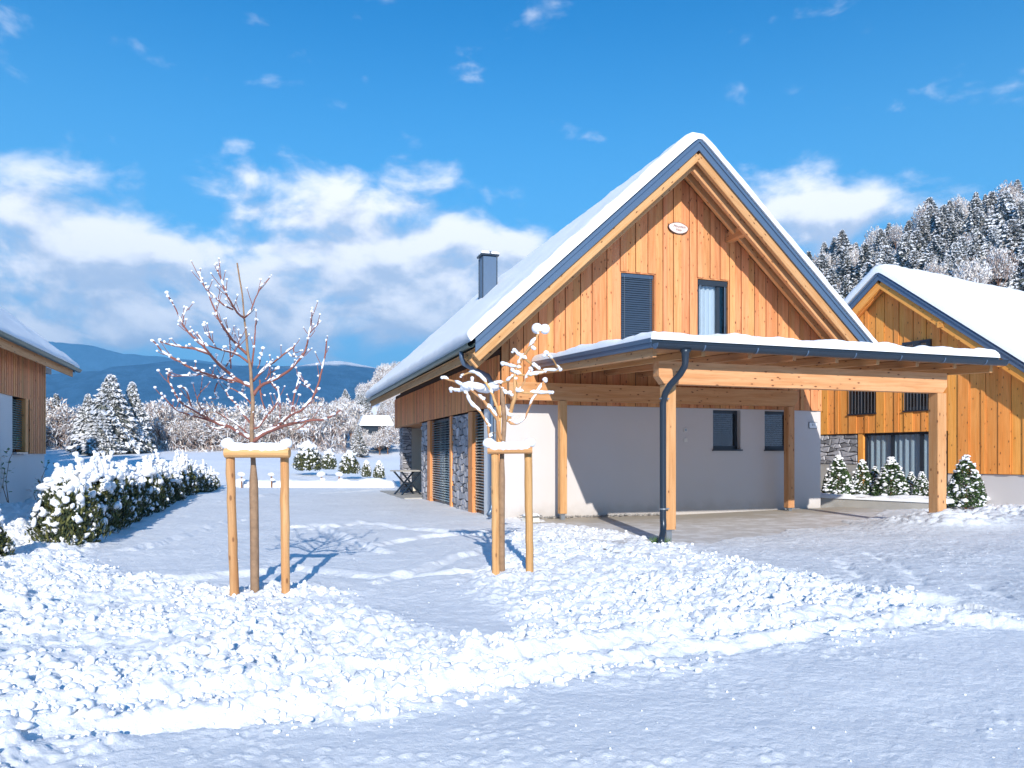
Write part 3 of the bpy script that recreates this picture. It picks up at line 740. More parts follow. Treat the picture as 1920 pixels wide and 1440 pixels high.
# inner body of the house
MB().prism_xz([(.15, 2.6), (8.20, 2.6), (8.20, 4.05), (4.27, 7.9), (.15, 4.05)], .95, 13.9).box(.56, .95, -.3, 8.2, 8.39, 2.59).box(2.2, 8.4, -.3, 8.2, 13.9, 2.59).build('wall', M['backing'], house)
setp(boxpart('wall', M['stucco'], house, 8.25, .31, -.3, 8.545, 14.0, 3.9))
# upper gable
U1, U2 = (2.874, 3.80, 3.62, 5.68), (4.907, 5.81, 3.62, 5.68)
m = MB()
for xa, xb, z0, z1 in [(.05, 2.874, 2.56, None), (2.874, 3.80, 5.68, None), (2.874, 3.80, 2.56, 3.62), (3.80, 4.907, 2.56, None), (4.907, 5.81, 5.68, None), (4.907, 5.81, 2.56, 3.62), (5.81, 8.495, 2.56, None)]:
    m.prism_xz(g.poly(xa, xb, z0, z1, .27), .02, .28)
m.build('gable_backing', M['backing'], house)
gable_boards(g, .012, ZC, [U1, U2], seed=8, w=(.16, .23))
def reveal(root, x0, x1, z0, z1, y0, y1, mat='larch'):
    for xa in (x0, x1-.024): boxpart('window_reveal', M[mat], root, xa, y0, z0, xa+.024, y1, z1)
    boxpart('window_reveal', M[mat], root, x0+.025, y0, z1-.024, x1-.025, y1, z1)
for w_ in (U1, U2): reveal(house, *w_, -.008, .15)
f1 = window(house, U1[0]+.03, U1[1]-.03, U1[2], U1[3]-.03, -.01, depth=.24, blind=('blind', .052, .062, 62, .06), glass=True)
f2 = window(house, U2[0]+.03, U2[1]-.03, U2[2], U2[3]-.03, -.01, depth=.12, curtain=(.02, .62, 'curtain_white'), handle=True, mull=(.60,))
MB().box(.02, .02, 1.90, .83, .10, 2.02).build('blind_box', M['frame'], f2)
MB().tube([(.08, .03, 0), (.08, .03, 1.9)], .008, 6).tube([(.77, .03, 0), (.77, .03, 1.9)], .008, 6).build('guide_rail', M['metal'], f2)
# purlin ends
for sx in (-1, 1):
    xx = g.c+sx*1.5; zz = g.zt(xx)-.22-.20
    beam('purlin', M['spruce'], house, (xx, -.74, zz-.01), (xx, .10, zz-.01), .20, .24)
# side cladding: narrow battens
me_b = MB().box(0, 0, 0, .024, .098, 3.62-2.50-.02).mesh('side_board', M['larch_side'])
me_n = MB().box(0, 0, 0, .024, .060, 3.62-2.50-.02).mesh('side_board', M['larch_side'])
yy = .035; i = 0
while yy < 13.9:
    ob = bpy.data.objects.new('side_board', me_b if i % 2 == 0 else me_n); link(ob, house, T(-.052, yy, ZC-.03+random.uniform(-.004, .004)))
    yy += .098+.026 if i % 2 == 0 else .060+.026; i += 1
boxpart('side_backing', M['backing'], house, -.026, .03, ZC, .14, 13.95, 3.75)
boxpart('cladding_soffit', M['soffit'], house, -.05, 8.93, ZC-.06, 1.6, 13.98, ZC-.032)
beam('corner_post', M['larch_side'], house, (-.035, .085, -.25), (-.035, .085, ZC-.04), .07, .16)
# ground floor of the long side, from the front corner backwards
boxpart('wall', M['stucco_white'], house, -.005, .17, -.3, .20, 1.36, ZC-.04)
for a, b in ((2.32, 2.73), (4.57, 4.76), (7.39, 7.80)):
    beam('window_post', M['larch_side'], house, (.04, (a+b)/2, -.05), (.04, (a+b)/2, ZC-.045), .15, b-a-.01)
for a, b in ((2.735, 4.565), (7.805, 8.90)):
    boxpart('wall', M['mortar'], house, .03, a, -.3, .3, b, ZC-.045)
    stones(house, (.03, b, -.1), (0, -1, 0), (0, 0, 1), (-1, 0, 0), b-a, ZC-.06+.1, .30, .16, int(a*10))
boxpart('wall', M['mortar'], house, .31, 8.4, -.3, .5, 8.90, ZC-.05)
# blinds of the tall side windows: built facing local x
for a, b in ((1.365, 2.315), (4.765, 5.82), (5.84, 7.385)):
    h = ZC-.05; m = MB(); m.box(.10, a, 0, .16, a+.06, h); m.box(.10, b-.06, 0, .16, b, h); m.box(.10, a+.06, -.05, .158, b-.06, .06); m.box(.10, a+.06, h-.07, .158, b-.06, h)
    fr = m.build('side_window', M['frame'], house)
    MB().box(.125, a+.05, .05, .132, b-.05, h-.06).build('pane', M['glass'], fr)
    MB().box(.5, a, 0, .51, b, h).build('interior', M['dark'], fr)
    bl_ = MB(); zz = h-.08
    while zz > .05:
        bl_.add([(.035, a+.02, zz-.024), (.035, b-.02, zz-.024), (.06, b-.02, zz+.004), (.06, a+.02, zz+.004), (.088, b-.02, zz+.018), (.088, a+.02, zz+.018)], [(0, 3, 2, 1), (3, 5, 4, 2)]); zz -= .072
    setp(bl_.build('blind', M['blind_light'], fr), kind='stuff')
    for q_ in (a+.12, b-.12): MB().tube([(.03, q_, .03), (.03, q_, h)], .005, 5).build('blind_cord', M['zinc'], fr)
# open terrace corner with its stone pillar
boxpart('pillar_core', M['mortar'], house, .0, 12.45, -.3, .33, 12.95, ZC-.07)
stones(house, (-.02, 12.44, -.2), (1, 0, 0), (0, 0, 1), (0, -1, 0), .36, ZC+.12, .20, .11, 77)
stones(house, (-.005, 12.95, -.2), (0, -1, 0), (0, 0, 1), (-1, 0, 0), .5, ZC+.12, .22, .11, 78)
boxpart('wall', M['cream'], house, .28, 13.6, -.3, 2.0, 13.8, ZC-.07)
boxpart('wall', M['cream'], house, 1.9, 8.9, -.3, 2.1, 13.6, ZC-.07)
boxpart('terrace_floor', M['concrete'], house, -.6, 8.7, -.1, 2.0, 14.2, .03)
# gutters and downpipes
def half_gutter(name, parent, p0, p1, r, mat, wall=.006, n=10, d=1):
    p0, p1 = Vector(p0), Vector(p1); ax_ = (p1-p0).normalized(); x = ax_.cross(Vector((0, 0, 1))).normalized(); m = MB(); vs = []
    for pt in (p0, p1):
        for rr in (r, r-wall):
            for k in range(n+1):
                a = math.pi*k/n; vs.append(pt+x*(math.cos(a)*rr)-Vector((0, 0, math.sin(a)*rr)))
    q = n+1; f = []
    for k in range(n): f += [(k, k+1, 2*q+k+1, 2*q+k), (q+k, 3*q+k, 3*q+k+1, q+k+1), (k, q+k, q+k+1, k+1), (2*q+k, 2*q+k+1, 3*q+k+1, 3*q+k)]
    f += [(0, 2*q, 3*q, q), (n, q+n, 3*q+n, 2*q+n)]
    m.add(vs, f)
    # rolled rim
    m.tube([p0+x*r+Vector((0, 0, .004)), p1+x*r+Vector((0, 0, .004))], .011, 6).tube([p0-x*r+Vector((0, 0, .004)), p1-x*r+Vector((0, 0, .004))], .008, 6)
    return m.build(name, M[mat], parent)
ge = g.zt(-.9)-.16
half_gutter('gutter', house, (-.99, -1.10, ge+.06), (-.99, 15.0, ge+.03), .075, 'green_metal')
half_gutter('gutter', house, (9.535, -1.10, ge+.06), (9.535, 15.0, ge+.03), .075, 'green_metal')
MB().tube([(-.99, -.35, ge+.0), (-.99, -.35, ge-.12), (-.93, -.30, ge-.24), (-.60, -.10, ge-.36), (-.28, .10, ge-.44), (-.17, .20, ge-.56), (-.15, .22, ge-.75), (-.15, .22, .34), (-.17, .20, .20), (-.26, .12, .10)], .052, 10).build('downpipe', M['metal'], house, smooth=True)
for z_ in (.7, 1.9, 2.9): MB().tube([(-.15, .22, z_), (-.15, .22, z_+.03)], .060, 10).box(-.12, .20, z_, .0, .24, z_+.03).build('pipe_clip', M['zinc'], house)
# chimney
zc = g.zt(2.04)
ch = boxpart('chimney', M['metal'], house, 1.80, 7.8, zc-.5, 2.28, 8.25, 7.92)
for xx in (1.80, 2.28): 
    for y_ in (7.8, 8.25): boxpart('chimney_trim', M['metal_dark'], house, xx-.015, y_-.015, zc-.2, xx+.015, y_+.015, 7.90)
boxpart('chimney_cap', M['metal_dark'], house, 1.74, 7.74, 7.93, 2.34, 8.31, 7.98)
snow_sheet('chimney_snow', house, lambda p_, q_: ((1.73+p_, q_, 7.985), (0, 0, 1)), (0, .62), (7.73, 8.32), .11, r=.10, nP=4, nQ=4)
# switches, number plate, carved sign
for z_, k_ in ((2.02, 1), (1.78, 0)):
    sw = boxpart('switch' if k_ == 0 else 'socket', M['plastic'], house, 4.575, .008, z_-.045, 4.665, .029, z_+.045)
    boxpart('switch_key', M['plastic'] if k_ == 0 else M['zinc'], sw, .018, -.005, .018, .072, -.001, .072)
def text_mesh(name, body, size, mat, parent, mt, shear=0, ext=.0015):
    cu = bpy.data.curves.new(name, 'FONT'); cu.body = body; cu.size = size; cu.align_x = 'CENTER'; cu.align_y = 'CENTER'; cu.shear = shear; cu.extrude = ext; cu.resolution_u = 3
    o = bpy.data.objects.new(name, cu); COL.objects.link(o); dg = bpy.context.evaluated_depsgraph_get(); me = bpy.data.meshes.new_from_object(o.evaluated_get(dg))
    COL.objects.unlink(o); bpy.data.objects.remove(o); me.materials.clear(); me.materials.append(mat)
    return link(bpy.data.objects.new(name, me), parent, mt)
FACE = Matrix.Rotation(RAD(90), 4, 'X')
pl_ = MB().prism_xz([(-.10, -.07), (.10, -.07), (.115, -.055), (.115, .055), (.10, .07), (-.10, .07), (-.115, .055), (-.115, -.055)], 0, .02).build('number_plate', M['plate'], house, mat=T(8.30, .005, 2.18))
boxpart('plate_edge', M['frame'], pl_, -.125, .006, -.08, .125, .018, .08)
text_mesh('lettering', '11', .09, M['ink'], pl_, T(0, -.003, .01)@FACE)
ov = [(.27*math.cos(a)*(1+.03*math.sin(3*a)), .135*math.sin(a)*(1+.04*math.cos(4*a))) for a in [2*math.pi*k/28 for k in range(28)]]
sg = MB().prism_xz(ov, 0, .035).build('sign', M['sign_bark'], house, mat=T(4.37, -.075, 6.80)@Matrix.Rotation(RAD(3), 4, 'Y'))
MB().prism_xz([(x*.93, z*.90) for x, z in ov], -.004, .0).build('sign_face', M['sign_face'], sg)
text_mesh('lettering', 'Mountain', .085, M['ink'], sg, T(0.02, -.007, .035)@FACE, shear=.4)
text_mesh('lettering', 'Vista', .08, M['ink'], sg, T(0.0, -.007, -.045)@FACE, shear=.4)

# ============================== carport
car = empty('carport', to_world(C0, A_ANG, 4.2, -2.6), A_ANG, label='open timber carport with snowy flat roof and dark gutter in front of the chalet', cat='carport')
def cp(s_, t_, z_): return (s_-4.2, t_+2.6, z_)
CR = dict(s0=.72, s1=7.74, t0=-5.5, t1=-.03)
def croof(t_): return 3.10+(t_-CR['t0'])/5.47*.27      # underside of deck
for (s_, t_, w_) in ((1.235, -5.07, .19), (6.84, -5.07, .21), (1.26, -.46, .16), (7.25, -.40, .18)):
    front = t_ < -2
    zb = .22 if (front and s_ < 3) else (.13 if front else .14)
    zt_ = 2.55 if front else 2.60
    po = beam('post', M['spruce'], car, cp(s_, t_, zb), cp(s_, t_, zt_), w_, w_)
    br = MB().box(-.045, -.045, -.25, .045, .045, .0).box(-.075, -.075, -.012, .075, .075, 0).box(-.006, -.07, 0, .006, .07, .12)
    br.build('post_bracket', M['zinc'], car, mat=T(*cp(s_, t_, zb-.004)))
def chamf_beam(p0, p1, w, h):     # beam with chamfered lower ends, along s
    ln = p1[0]-p0[0]; m = MB().prism_xz([(.10, -h/2), (ln-.10, -h/2), (ln, -h/2+.12), (ln, h/2), (0, h/2), (0, -h/2+.12)], -w/2, w/2)
    # turn so that the length lies along the object's own z axis
    Rm = Matrix(((0, 0, 1, 0), (0, 1, 0, 0), (-1, 0, 0, 0), (0, 0, 0, 1)))
    m.v = [(v[2], v[1], v[0]) for v in m.v]; m.f = [f[::-1] for f in m.f]
    return m.build('beam', M['spruce'], car, mat=T(*p0)@Matrix(((0, 0, 1, 0), (0, 1, 0, 0), (1, 0, 0, 0), (0, 0, 0, 1))))
def cbeam(s0, s1, t_, zc_, w, h): return chamf_beam(cp(s0, t_, zc_), cp(s1, t_, zc_), w, h)
cbeam(1.02, 6.97, -5.07, 2.735, .18, .36); cbeam(.02, 7.42, -.42, 2.80, .16, .38)
n_r = 9
for i in range(n_r):
    s_ = CR['s0']+.06+(CR['s1']-CR['s0']-.12)*i/(n_r-1)
    dp = .17 if i in (0, n_r-1) else .125
    beam('rafter', M['spruce'], car, cp(s_, CR['t0']+.04, croof(CR['t0'])-dp/2-.002), cp(s_, CR['t1'], croof(CR['t1'])-dp/2-.002), .07, dp)
nb = 36; bw = (5.47-.02)/nb
me_d = MB().box(-.011, -bw/2+.003, 0, .011, bw/2-.003, CR['s1']-CR['s0']-.04).mesh('deck_board', M['soffit'])
for i in range(nb):
    t_ = CR['t0']+.01+(i+.5)*bw
    link(bpy.data.objects.new('deck_board', me_d), car, T(*cp(CR['s0']+.02, t_, croof(t_)+.012))@Matrix(((0, 0, 1, 0), (0, 1, 0, 0), (-1, 0, 0, 0), (0, 0, 0, 1))))
def sl_box(s0, s1, t0, t1, za, zb, name, mat):
    z = [croof(t) for t in (t0, t1)]
    v = [cp(s0, t0, z[0]+za), cp(s1, t0, z[0]+za), cp(s1, t1, z[1]+za), cp(s0, t1, z[1]+za), cp(s0, t0, z[0]+zb), cp(s1, t0, z[0]+zb), cp(s1, t1, z[1]+zb), cp(s0, t1, z[1]+zb)]
    return MB().add(v, [(3, 2, 1, 0), (4, 5, 6, 7), (0, 1, 5, 4), (1, 2, 6, 5), (2, 3, 7, 6), (3, 0, 4, 7)]).build(name, M[mat], car)
sl_box(CR['s0'], CR['s1'], CR['t0'], CR['t1'], .026, .085, 'roof', 'metal_dark')
for s_, n_ in ((CR['s0']-.03, 0), (CR['s1']+.002, 0)):
    sl_box(s_, s_+.028, CR['t0']-.03, CR['t1'], -.035, .095, 'edge_trim', 'metal')
    sl_box(s_-.018 if s_ < 3 else s_+.029, s_-.001 if s_ < 3 else s_+.046, CR['t0']-.03, CR['t1'], .045, .115, 'edge_cap', 'metal')
sl_box(CR['s0']-.03, CR['s1']+.03, CR['t0']-.032, CR['t0']-.004, -.01, .095, 'edge_trim', 'metal_dark')
snow_sheet('snow_cover', car, lambda p_, q_: (cp(CR['s0']-.04+p_, q_, croof(q_)+.088), (0, 0, 1)), (0, 7.12), (CR['t0']-.055, CR['t1']), .150, r=.10, nP=150, nQ=80, lump=.45, freq=1.4, seed=7)
gs0, gs1, gt, gz = .70, 7.80, -5.625, 3.115
gut = half_gutter('gutter', car, cp(gs0, gt, gz), cp(gs1, gt, gz), .085, 'metal_dark')
for s_ in (gs0, gs1):
    pts = [(math.cos(math.pi*k/12)*.086, -math.sin(math.pi*k/12)*.086) for k in range(13)]
    vs = [cp(s_-.004, gt+a, gz+b) for a, b in pts]+[cp(s_+.004, gt+a, gz+b) for a, b in pts]
    MB().add(vs, [tuple(range(13)), tuple(range(25, 12, -1))]+[(i, i+13, i+14, i+1) for i in range(12)]).build('gutter_end', M['metal'], gut)
for i in range(7):
    s_ = 1.52+i*.96
    vs = []; 
    for ds in (-.012, .012):
        for k in range(13): a = math.pi*k/12; vs.append(cp(s_+ds, gt+math.cos(a)*.092, gz-math.sin(a)*.092))
    MB().add(vs, [(k, k+13, k+14, k+1) for k in range(12)]).build('gutter_joint', M['metal'], gut)
P = [(.98, gt, gz-.07), (.98, gt, gz-.16), (.985, gt, gz-.26), (.98, gt+.02, gz-.34), (.98-.06, gt+.13, gz-.46), (.98-.02, gt+.34, gz-.66), (.985, gt+.42, gz-.76), (1.0, gt+.44, gz-.90)]
PX = 1.06; PT = -5.22
P = [(1.02, gt, gz-.075), (1.02, gt, gz-.13), (1.02, gt, gz-.27), (1.02, gt+.02, gz-.34), (1.04, gt+.12, gz-.46), (1.05, gt+.30, gz-.62), (PX, PT-.03, gz-.74), (PX, PT, gz-.88), (PX, PT, .42), (PX, PT-.01, .30), (PX-.04, PT-.07, .19), (PX-.12, PT-.17, .11), (PX-.17, PT-.23, .03)]
# the pipe kinks sideways towards the post as well as back
P = [(1.22, gt, gz-.075), (1.22, gt, gz-.13), (1.22, gt, gz-.26), (1.215, gt+.01, gz-.33), (1.185, gt+.09, gz-.44), (1.10, gt+.25, gz-.60), (PX+.01, PT-.06, gz-.72), (PX, PT, gz-.88), (PX, PT, .42), (PX, PT-.01, .30), (PX-.04, PT-.07, .19), (PX-.12, PT-.17, .11), (PX-.17, PT-.23, .03)]
MB().tube([cp(*p_) for p_ in P], [.095, .062, .052]+[.052]*(len(P)-3), 14).build('downpipe', M['metal_dark'], car, smooth=True)
for z_ in (2.30, .55): MB().tube([cp(PX, PT, z_), cp(PX, PT, z_+.022)], .060, 12).box(*cp(PX+.05, PT-.01, z_), *cp(PX+.11, PT+.10, z_+.022)).build('pipe_clip', M['zinc'], car)

# ============================== right house
RA = math.atan2(-.876, .482)
RO = (8.53, 25.13)
rh = empty('chalet', (RO[0], RO[1], 0), RA, label='neighbouring orange timber chalet at the right edge with thick snow on its roof', cat='house')
g2 = Gable(rh, 8.6, 12.0, 6.54, .78, .8, .42, .6)
g2.roof(th=.2, snow=.26, fascia=.22, deep=False, beam_mat='larch_fresh', soff_mat='larch_fresh', seed=9)
Z2 = 2.06
a1, a2, at_ = (3.05, 3.95, 2.64, 3.50), (4.80, 5.60, 2.65, 3.50), (4.8, 5.6, 3.85, 4.52)
GL = (3.52, 5.95, .62, Z2)
m = MB()
for xa, xb, z0, z1 in [(.05, 3.05, Z2+.01, None), (3.05, 3.95, 3.5, None), (3.05, 3.95, Z2+.01, 2.64), (3.95, 4.8, Z2+.01, None), (4.8, 5.6, 4.52, None), (4.8, 5.6, 3.5, 3.85), (4.8, 5.6, Z2+.01, 2.65), (5.6, 5.99, Z2+.01, None), (6.0, 8.55, .98, None)]:
    m.prism_xz(g2.poly(xa, xb, z0, z1, .27), .03, .26)
m.build('gable_backing', M['backing'], rh)
class _H: pass
def low2(x): return Z2 if x < 6.02 else .95
gable_boards(g2, .015, Z2, [a1, (a2[0], a2[1], a2[2], a2[3])], seed=4, mat='larch_fresh', w=(.22, .30), x1=6.02)
gable_boards(g2, .015, .95, [], seed=5, mat='larch_fresh', w=(.22, .31), x0=6.02)
window(rh, *a1, 0.0, depth=.12, curtain=None, mull=(.34,)); window(rh, *a2, 0.0, depth=.12, mull=(.34,))
fa = window(rh, at_[0], at_[1], at_[2], at_[3], -.09, depth=.04, room=.02, sill=False)
for q_ in (a1, a2):
    m = MB(); n_ = 9
    for i in range(n_): xx = .03+(q_[1]-q_[0]-.06)*i/(n_-1); m.box(xx-.007, -.055, -.03, xx+.007, -.041, .82)
    m.box(0, -.06, .80, q_[1]-q_[0], -.036, .825).box(0, -.06, -.03, q_[1]-q_[0], -.036, -.005)
    m.build('window_bars', M['zinc'], rh, mat=T(q_[0], 0, q_[2]))
window(rh, *GL, .02, depth=.12, name='terrace_door', curtain=True, mull=(.86, 1.72), sill=False, fw=.06, room=.8)
beam('window_post', M['larch_fresh'], rh, (3.42, .08, .55), (3.42, .08, Z2-.005), .18, .14)
boxpart('wall', M['mortar'], rh, .0, .05, 1.15, 3.32, .3, Z2)
stones(rh, (1.6, .045, 1.16), (1, 0, 0), (0, 0, 1), (0, -1, 0), 1.71, Z2-1.18, .34, .13, 21)
boxpart('wall', M['concrete'], rh, 0.0, .02, -.3, 3.50, .3, 1.148)
boxpart('wall', M['stucco'], rh, 6.0, .02, -.3, 8.6, .3, .94)
boxpart('wall', M['stucco'], rh, 3.52, .03, -.3, 5.99, .3, .60)
MB().prism_xz([(.15, -.3), (8.45, -.3), (8.45, 3.0), (4.3, 6.1), (.15, 3.0)], 1.2, 11.9).build('wall', M['backing'], rh)
boxpart('wall', M['larch_fresh'], rh, .0, .31, -.3, .12, 11.9, 3.0); boxpart('wall', M['larch_fresh'], rh, 8.48, .31, -.3, 8.6, 11.9, 3.0)
for xx in (6.05, 7.55):
    beam('purlin', M['larch_fresh'], rh, (xx, -.40, g2.zt(xx)-.36), (xx, .1, g2.zt(xx)-.36), .16, .16)

# ============================== left house
LX = to_world((-12.6, 20.5), A_ANG, -8.5, -14.0)
lh = empty('chalet', (LX.x, LX.y, 0), A_ANG, label='timber and white render chalet cut off by the left edge of the picture', cat='house')
g3 = Gable(lh, 8.5, 14.0, 7.75, .80, .5, 1.0, .85)
g3.roof(th=.16, snow=.07, fascia=.2, seed=5, deep=False)
ob_y = 14.0
boxpart('wall', M['stucco_white'], lh, 0, 0, -.3, 8.46, .3, 3.9)
boxpart('wall', M['stucco_white'], lh, 8.2, .3, -.3, 8.46, 13.97, 1.47)
boxpart('wall', M['stucco_white'], lh, 8.2, .31, 1.47, 8.46, 11.22, 2.83)
boxpart('side_backing', M['backing'], lh, 8.2, .3, 2.83, 8.47, 13.97, 3.95)
boxpart('side_backing', M['backing'], lh, 8.2, 12.35, 1.47, 8.47, 13.97, 2.829)
MB().prism_xz([(.15, -.3), (8.1, -.3), (8.1, 3.9), (4.25, 7.3), (.15, 3.9)], .31, 13.9).build('wall', M['backing'], lh)
me_b3 = MB().box(0, 0, 0, .026, .125, 1.09).mesh('side_board', M['larch_side']); me_l3 = MB().box(0, 0, 0, .026, .125, 2.44).mesh('side_board', M['larch_side'])
yy = 13.93
while yy > .3:
    longb = yy-.125 > 12.38
    link(bpy.data.objects.new('side_board', me_l3 if longb else me_b3), lh, T(8.475, yy-.125, 1.46 if longb else 2.81)); yy -= .165
# window on the side, facing local +x
wy0, wy1 = 11.25, 12.1
m = MB(); m.box(8.22, wy0, 1.5, 8.30, wy0+.06, 2.8); m.box(8.22, wy1-.06, 1.5, 8.30, wy1, 2.8); m.box(8.22, wy0+.06, 1.5, 8.298, wy1-.06, 1.57); m.box(8.22, wy0+.06, 2.73, 8.298, wy1-.06, 2.8)
fr = m.build('window', M['frame'], lh)
bl_ = MB(); zz = 2.74
while zz > 1.56: bl_.add([(8.44, wy0+.02, zz-.02), (8.44, wy1-.02, zz-.02), (8.415, wy1-.02, zz+.02), (8.415, wy0+.02, zz+.02)], [(0, 1, 2, 3)]); zz -= .055
setp(bl_.build('blind', M['green_metal'], fr), kind='stuff')
MB().box(8.24, wy0+.05, 1.55, 8.25, wy1-.05, 2.75).build('pane', M['glass'], fr); MB().box(8.14, wy0, 1.5, 8.15, wy1, 2.8).build('interior', M['dark'], fr)
MB().box(8.30, wy0-.03, 1.455, 8.55, wy1+.03, 1.49).build('sill', M['zinc'], fr)
boxpart('window_reveal', M['larch_side'], lh, 8.21, 12.11, 1.5, 8.50, 12.34, 2.81)
half_gutter('gutter', lh, (9.07, -1.0, g3.zt(9.0)-.06), (9.07, 15.0, g3.zt(9.0)-.10), .075, 'green_metal')
for z_ in (3.45, 3.75): beam('purlin', M['metal_dark'], lh, (8.35 if z_ > 3.6 else 8.1, 13.9, z_), (8.35 if z_ > 3.6 else 8.1, 14.85, z_+.02), .14, .16)

# ------------------------------------------------------------------ young staked trees in the yard
def ground(x, y):
    z = snow_height(np.array([[x]]), np.array([[y]]))[0][0, 0]
    return Gf(x, y)+float(z)
def px3(px, v, Y): return Vector(((px-960)/FPX*Y, Y, EYE+(HOR-v)/FPX*Y))
def smooth_path(pts, n=3):
    out_ = []
    P_ = [pts[0]]+list(pts)+[pts[-1]]
    for i in range(1, len(P_)-2):
        p0, p1, p2, p3 = P_[i-1], P_[i], P_[i+1], P_[i+2]
        for k in range(n):
            t = k/n; out_.append(.5*((2*p1)+(p2-p0)*t+(2*p0-5*p1+4*p2-p3)*t*t+(3*p1-p0-3*p2+p3)*t**3))
    out_.append(pts[-1]); return out_
def staked_tree(name, label, base, root_px, trunk, branches, twigmat, depth_amp, snow_scale, seed, trunk_r, rr_tip, tipblob, node_p, cover, twigs=0):
    Y = base[1]; rs = random.Random(seed)
    root = empty(name, (base[0], Y, ground(*base)-.05), label=label, cat='tree', group='young trees tied to wooden stakes')
    inv = Matrix.Translation(-root.location)
    def D(px, v):
        dx, dy = px-root_px[0], px*0+v-root_px[1]
        return depth_amp*math.sin(dx*.021+dy*.013+seed)*min(1, abs(dx)/60)
    tp = smooth_path([inv@px3(px, v, Y) for px, v in trunk], 3); n = len(tp)
    zs = [q_.z for q_ in tp]; rad = [trunk_r[0]*.95 if z_ < 1.25 else max(trunk_r[1], trunk_r[0]*.58*(1-(z_-1.25)/max(.1, zs[-1]-1.25))**.8) for z_ in zs]
    MB().tube(tp, rad, 10).build('trunk', M['trunk_bark'], root, smooth=True)
    sn = MB(); tw = MB()
    for bi, (r0, r1, pts) in enumerate(branches):
        P3 = smooth_path([inv@(px3(px, v, Y)*1.0+Vector((0, 0, 0))) for px, v in pts], 4)
        Q = []
        k_ = 0
        for i, p_ in enumerate(P3):
            w = p_+root.location; px_ = 960+w.x/w.y*FPX; v_ = HOR-(w.z-EYE)/w.y*FPX
            dd = D(px_, v_); s_ = (w.y+dd)/w.y; q = Vector((w.x*s_, w.y*s_, EYE+(w.z-EYE)*s_))-root.location; Q.append(q+Vector((rs.uniform(-1, 1), 0, rs.uniform(-1, 1)))*r1*.4)
        nn = len(Q); rd = [r0+(r1-r0)*i/(nn-1) for i in range(nn)]
        rd = [x_*1.1 for x_ in rd]; MB().tube(Q, rd, 7).build('branch', M[twigmat], root, smooth=True)
        # snow lying along the upper side
        run = []; 
        def flush(run):
            if len(run) < 2: return
            pts_ = [q_ for q_, r_ in run]; rr_ = [max(.002, r_*(.25 if i in (0, len(run)-1) else 1)) for i, (q_, r_) in enumerate(run)]
            sn.tube(pts_, rr_, 7)
        gate = rs.random()*9
        for i in range(nn):
            d = Q[min(i+1, nn-1)]-Q[max(i-1, 0)]; hz_ = math.hypot(d.x, d.y)/max(d.length, 1e-6)
            on = hz_ > .38 and (math.sin(i*1.9+gate)+math.sin(i*.7+gate*2)) > cover
            if on: run.append((Q[i]+Vector((0, 0, rd[i]*.7+snow_scale*.5)), (rd[i]*.8+snow_scale*(.5+.5*hz_))*rs.uniform(.75, 1.25)))
            else: flush(run); run = []
        flush(run)
        q = Q[-1]; rB = tipblob*rs.uniform(.75, 1.2); sn.blob(q+Vector((0, 0, rB*.4)), rB, (1, 1, .85), rs.randint(0, 9999), .16, 1)
        if rs.random() < .5: sn.blob(q+Vector((rs.uniform(-1, 1)*rB, rs.uniform(-1, 1)*rB, -rB*.5)), rB*.7, (1, 1, .8), rs.randint(0, 9999), .16, 1)
        for i in range(2, nn-1):
            if rs.random() < node_p:
                rB = tipblob*rs.uniform(.5, 1.1)
                dq = (Q[i]-Q[i-1]).normalized(); sn.blob(Q[i]+dq*rB*.9+Vector((0, 0, rB*.35)), rB*.7, (1.2, 1, .7), rs.randint(0, 9999), .3, 1); sn.blob(Q[i]+Vector((rs.uniform(-1, 1)*rB*.7, rs.uniform(-1, 1)*rB*.6, rB*.45)), rB, (1.15, 1, .8), rs.randint(0, 9999), .2, 1)
        if twigs:
            for i in range(2, nn):
                if rs.random() < twigs:
                    ang = rs.uniform(0, 6.28); L_ = rs.uniform(.05, .20); d = (Q[i]-Q[i-1]).normalized()+Vector((math.cos(ang)*.8, math.sin(ang)*.8, rs.uniform(.1, .9))); d.normalize()
                    e = Q[i]+d*L_; mid_ = Q[i]+d*L_*.5+Vector((0, 0, -.008)); tw.tube([Q[i], mid_, e], [.0042, .0034, .0028], 5)
                    sn.blob(e+Vector((0, 0, .005)), rs.uniform(.008, .016), (1.1, 1, .9), rs.randint(0, 9999), .25, 1)
    if twigs: setp(tw.build('fine_twigs', M[twigmat], root), kind='stuff')
    setp(sn.build('snow_cover', M['snow'], root, smooth=True), kind='stuff')
    return root, inv
def stake(inv, root, px0, v0, px1, v1, Y, r):
    a, b = inv@px3(px0, v0, Y), inv@px3(px1, v1, Y); a = a-Vector((0, 0, .25)); d = b-a; rs = random.Random(px0)
    n = 14; pts = [Vector((0, 0, d.length*i/(n-1))) for i in range(n)]
    pts = [p_+Vector((rs.uniform(-1, 1)*.003, rs.uniform(-1, 1)*.003, 0)) for p_ in pts]
    m = MB().tube(pts, [r*rs.uniform(.96, 1.05) for _ in pts], 12)
    o = m.build('stake', M['pole'], root, smooth=False, mat=Matrix.Translation(a)@d.to_track_quat('Z', 'Y').to_matrix().to_4x4())
    for p_ in o.data.polygons: p_.use_smooth = len(p_.vertices) == 4
    return o
def c1(*l): return [(x/3.79+260, y/3.79+480) for x, y in l]
TR1 = [(478, 1135), (477, 1000), (475, 870)]+c1((805, 1330), (803, 1200), (812, 1050), (800, 900), (795, 800), (775, 680), (765, 560), (750, 440), (737, 280), (717, 160), (700, 50))
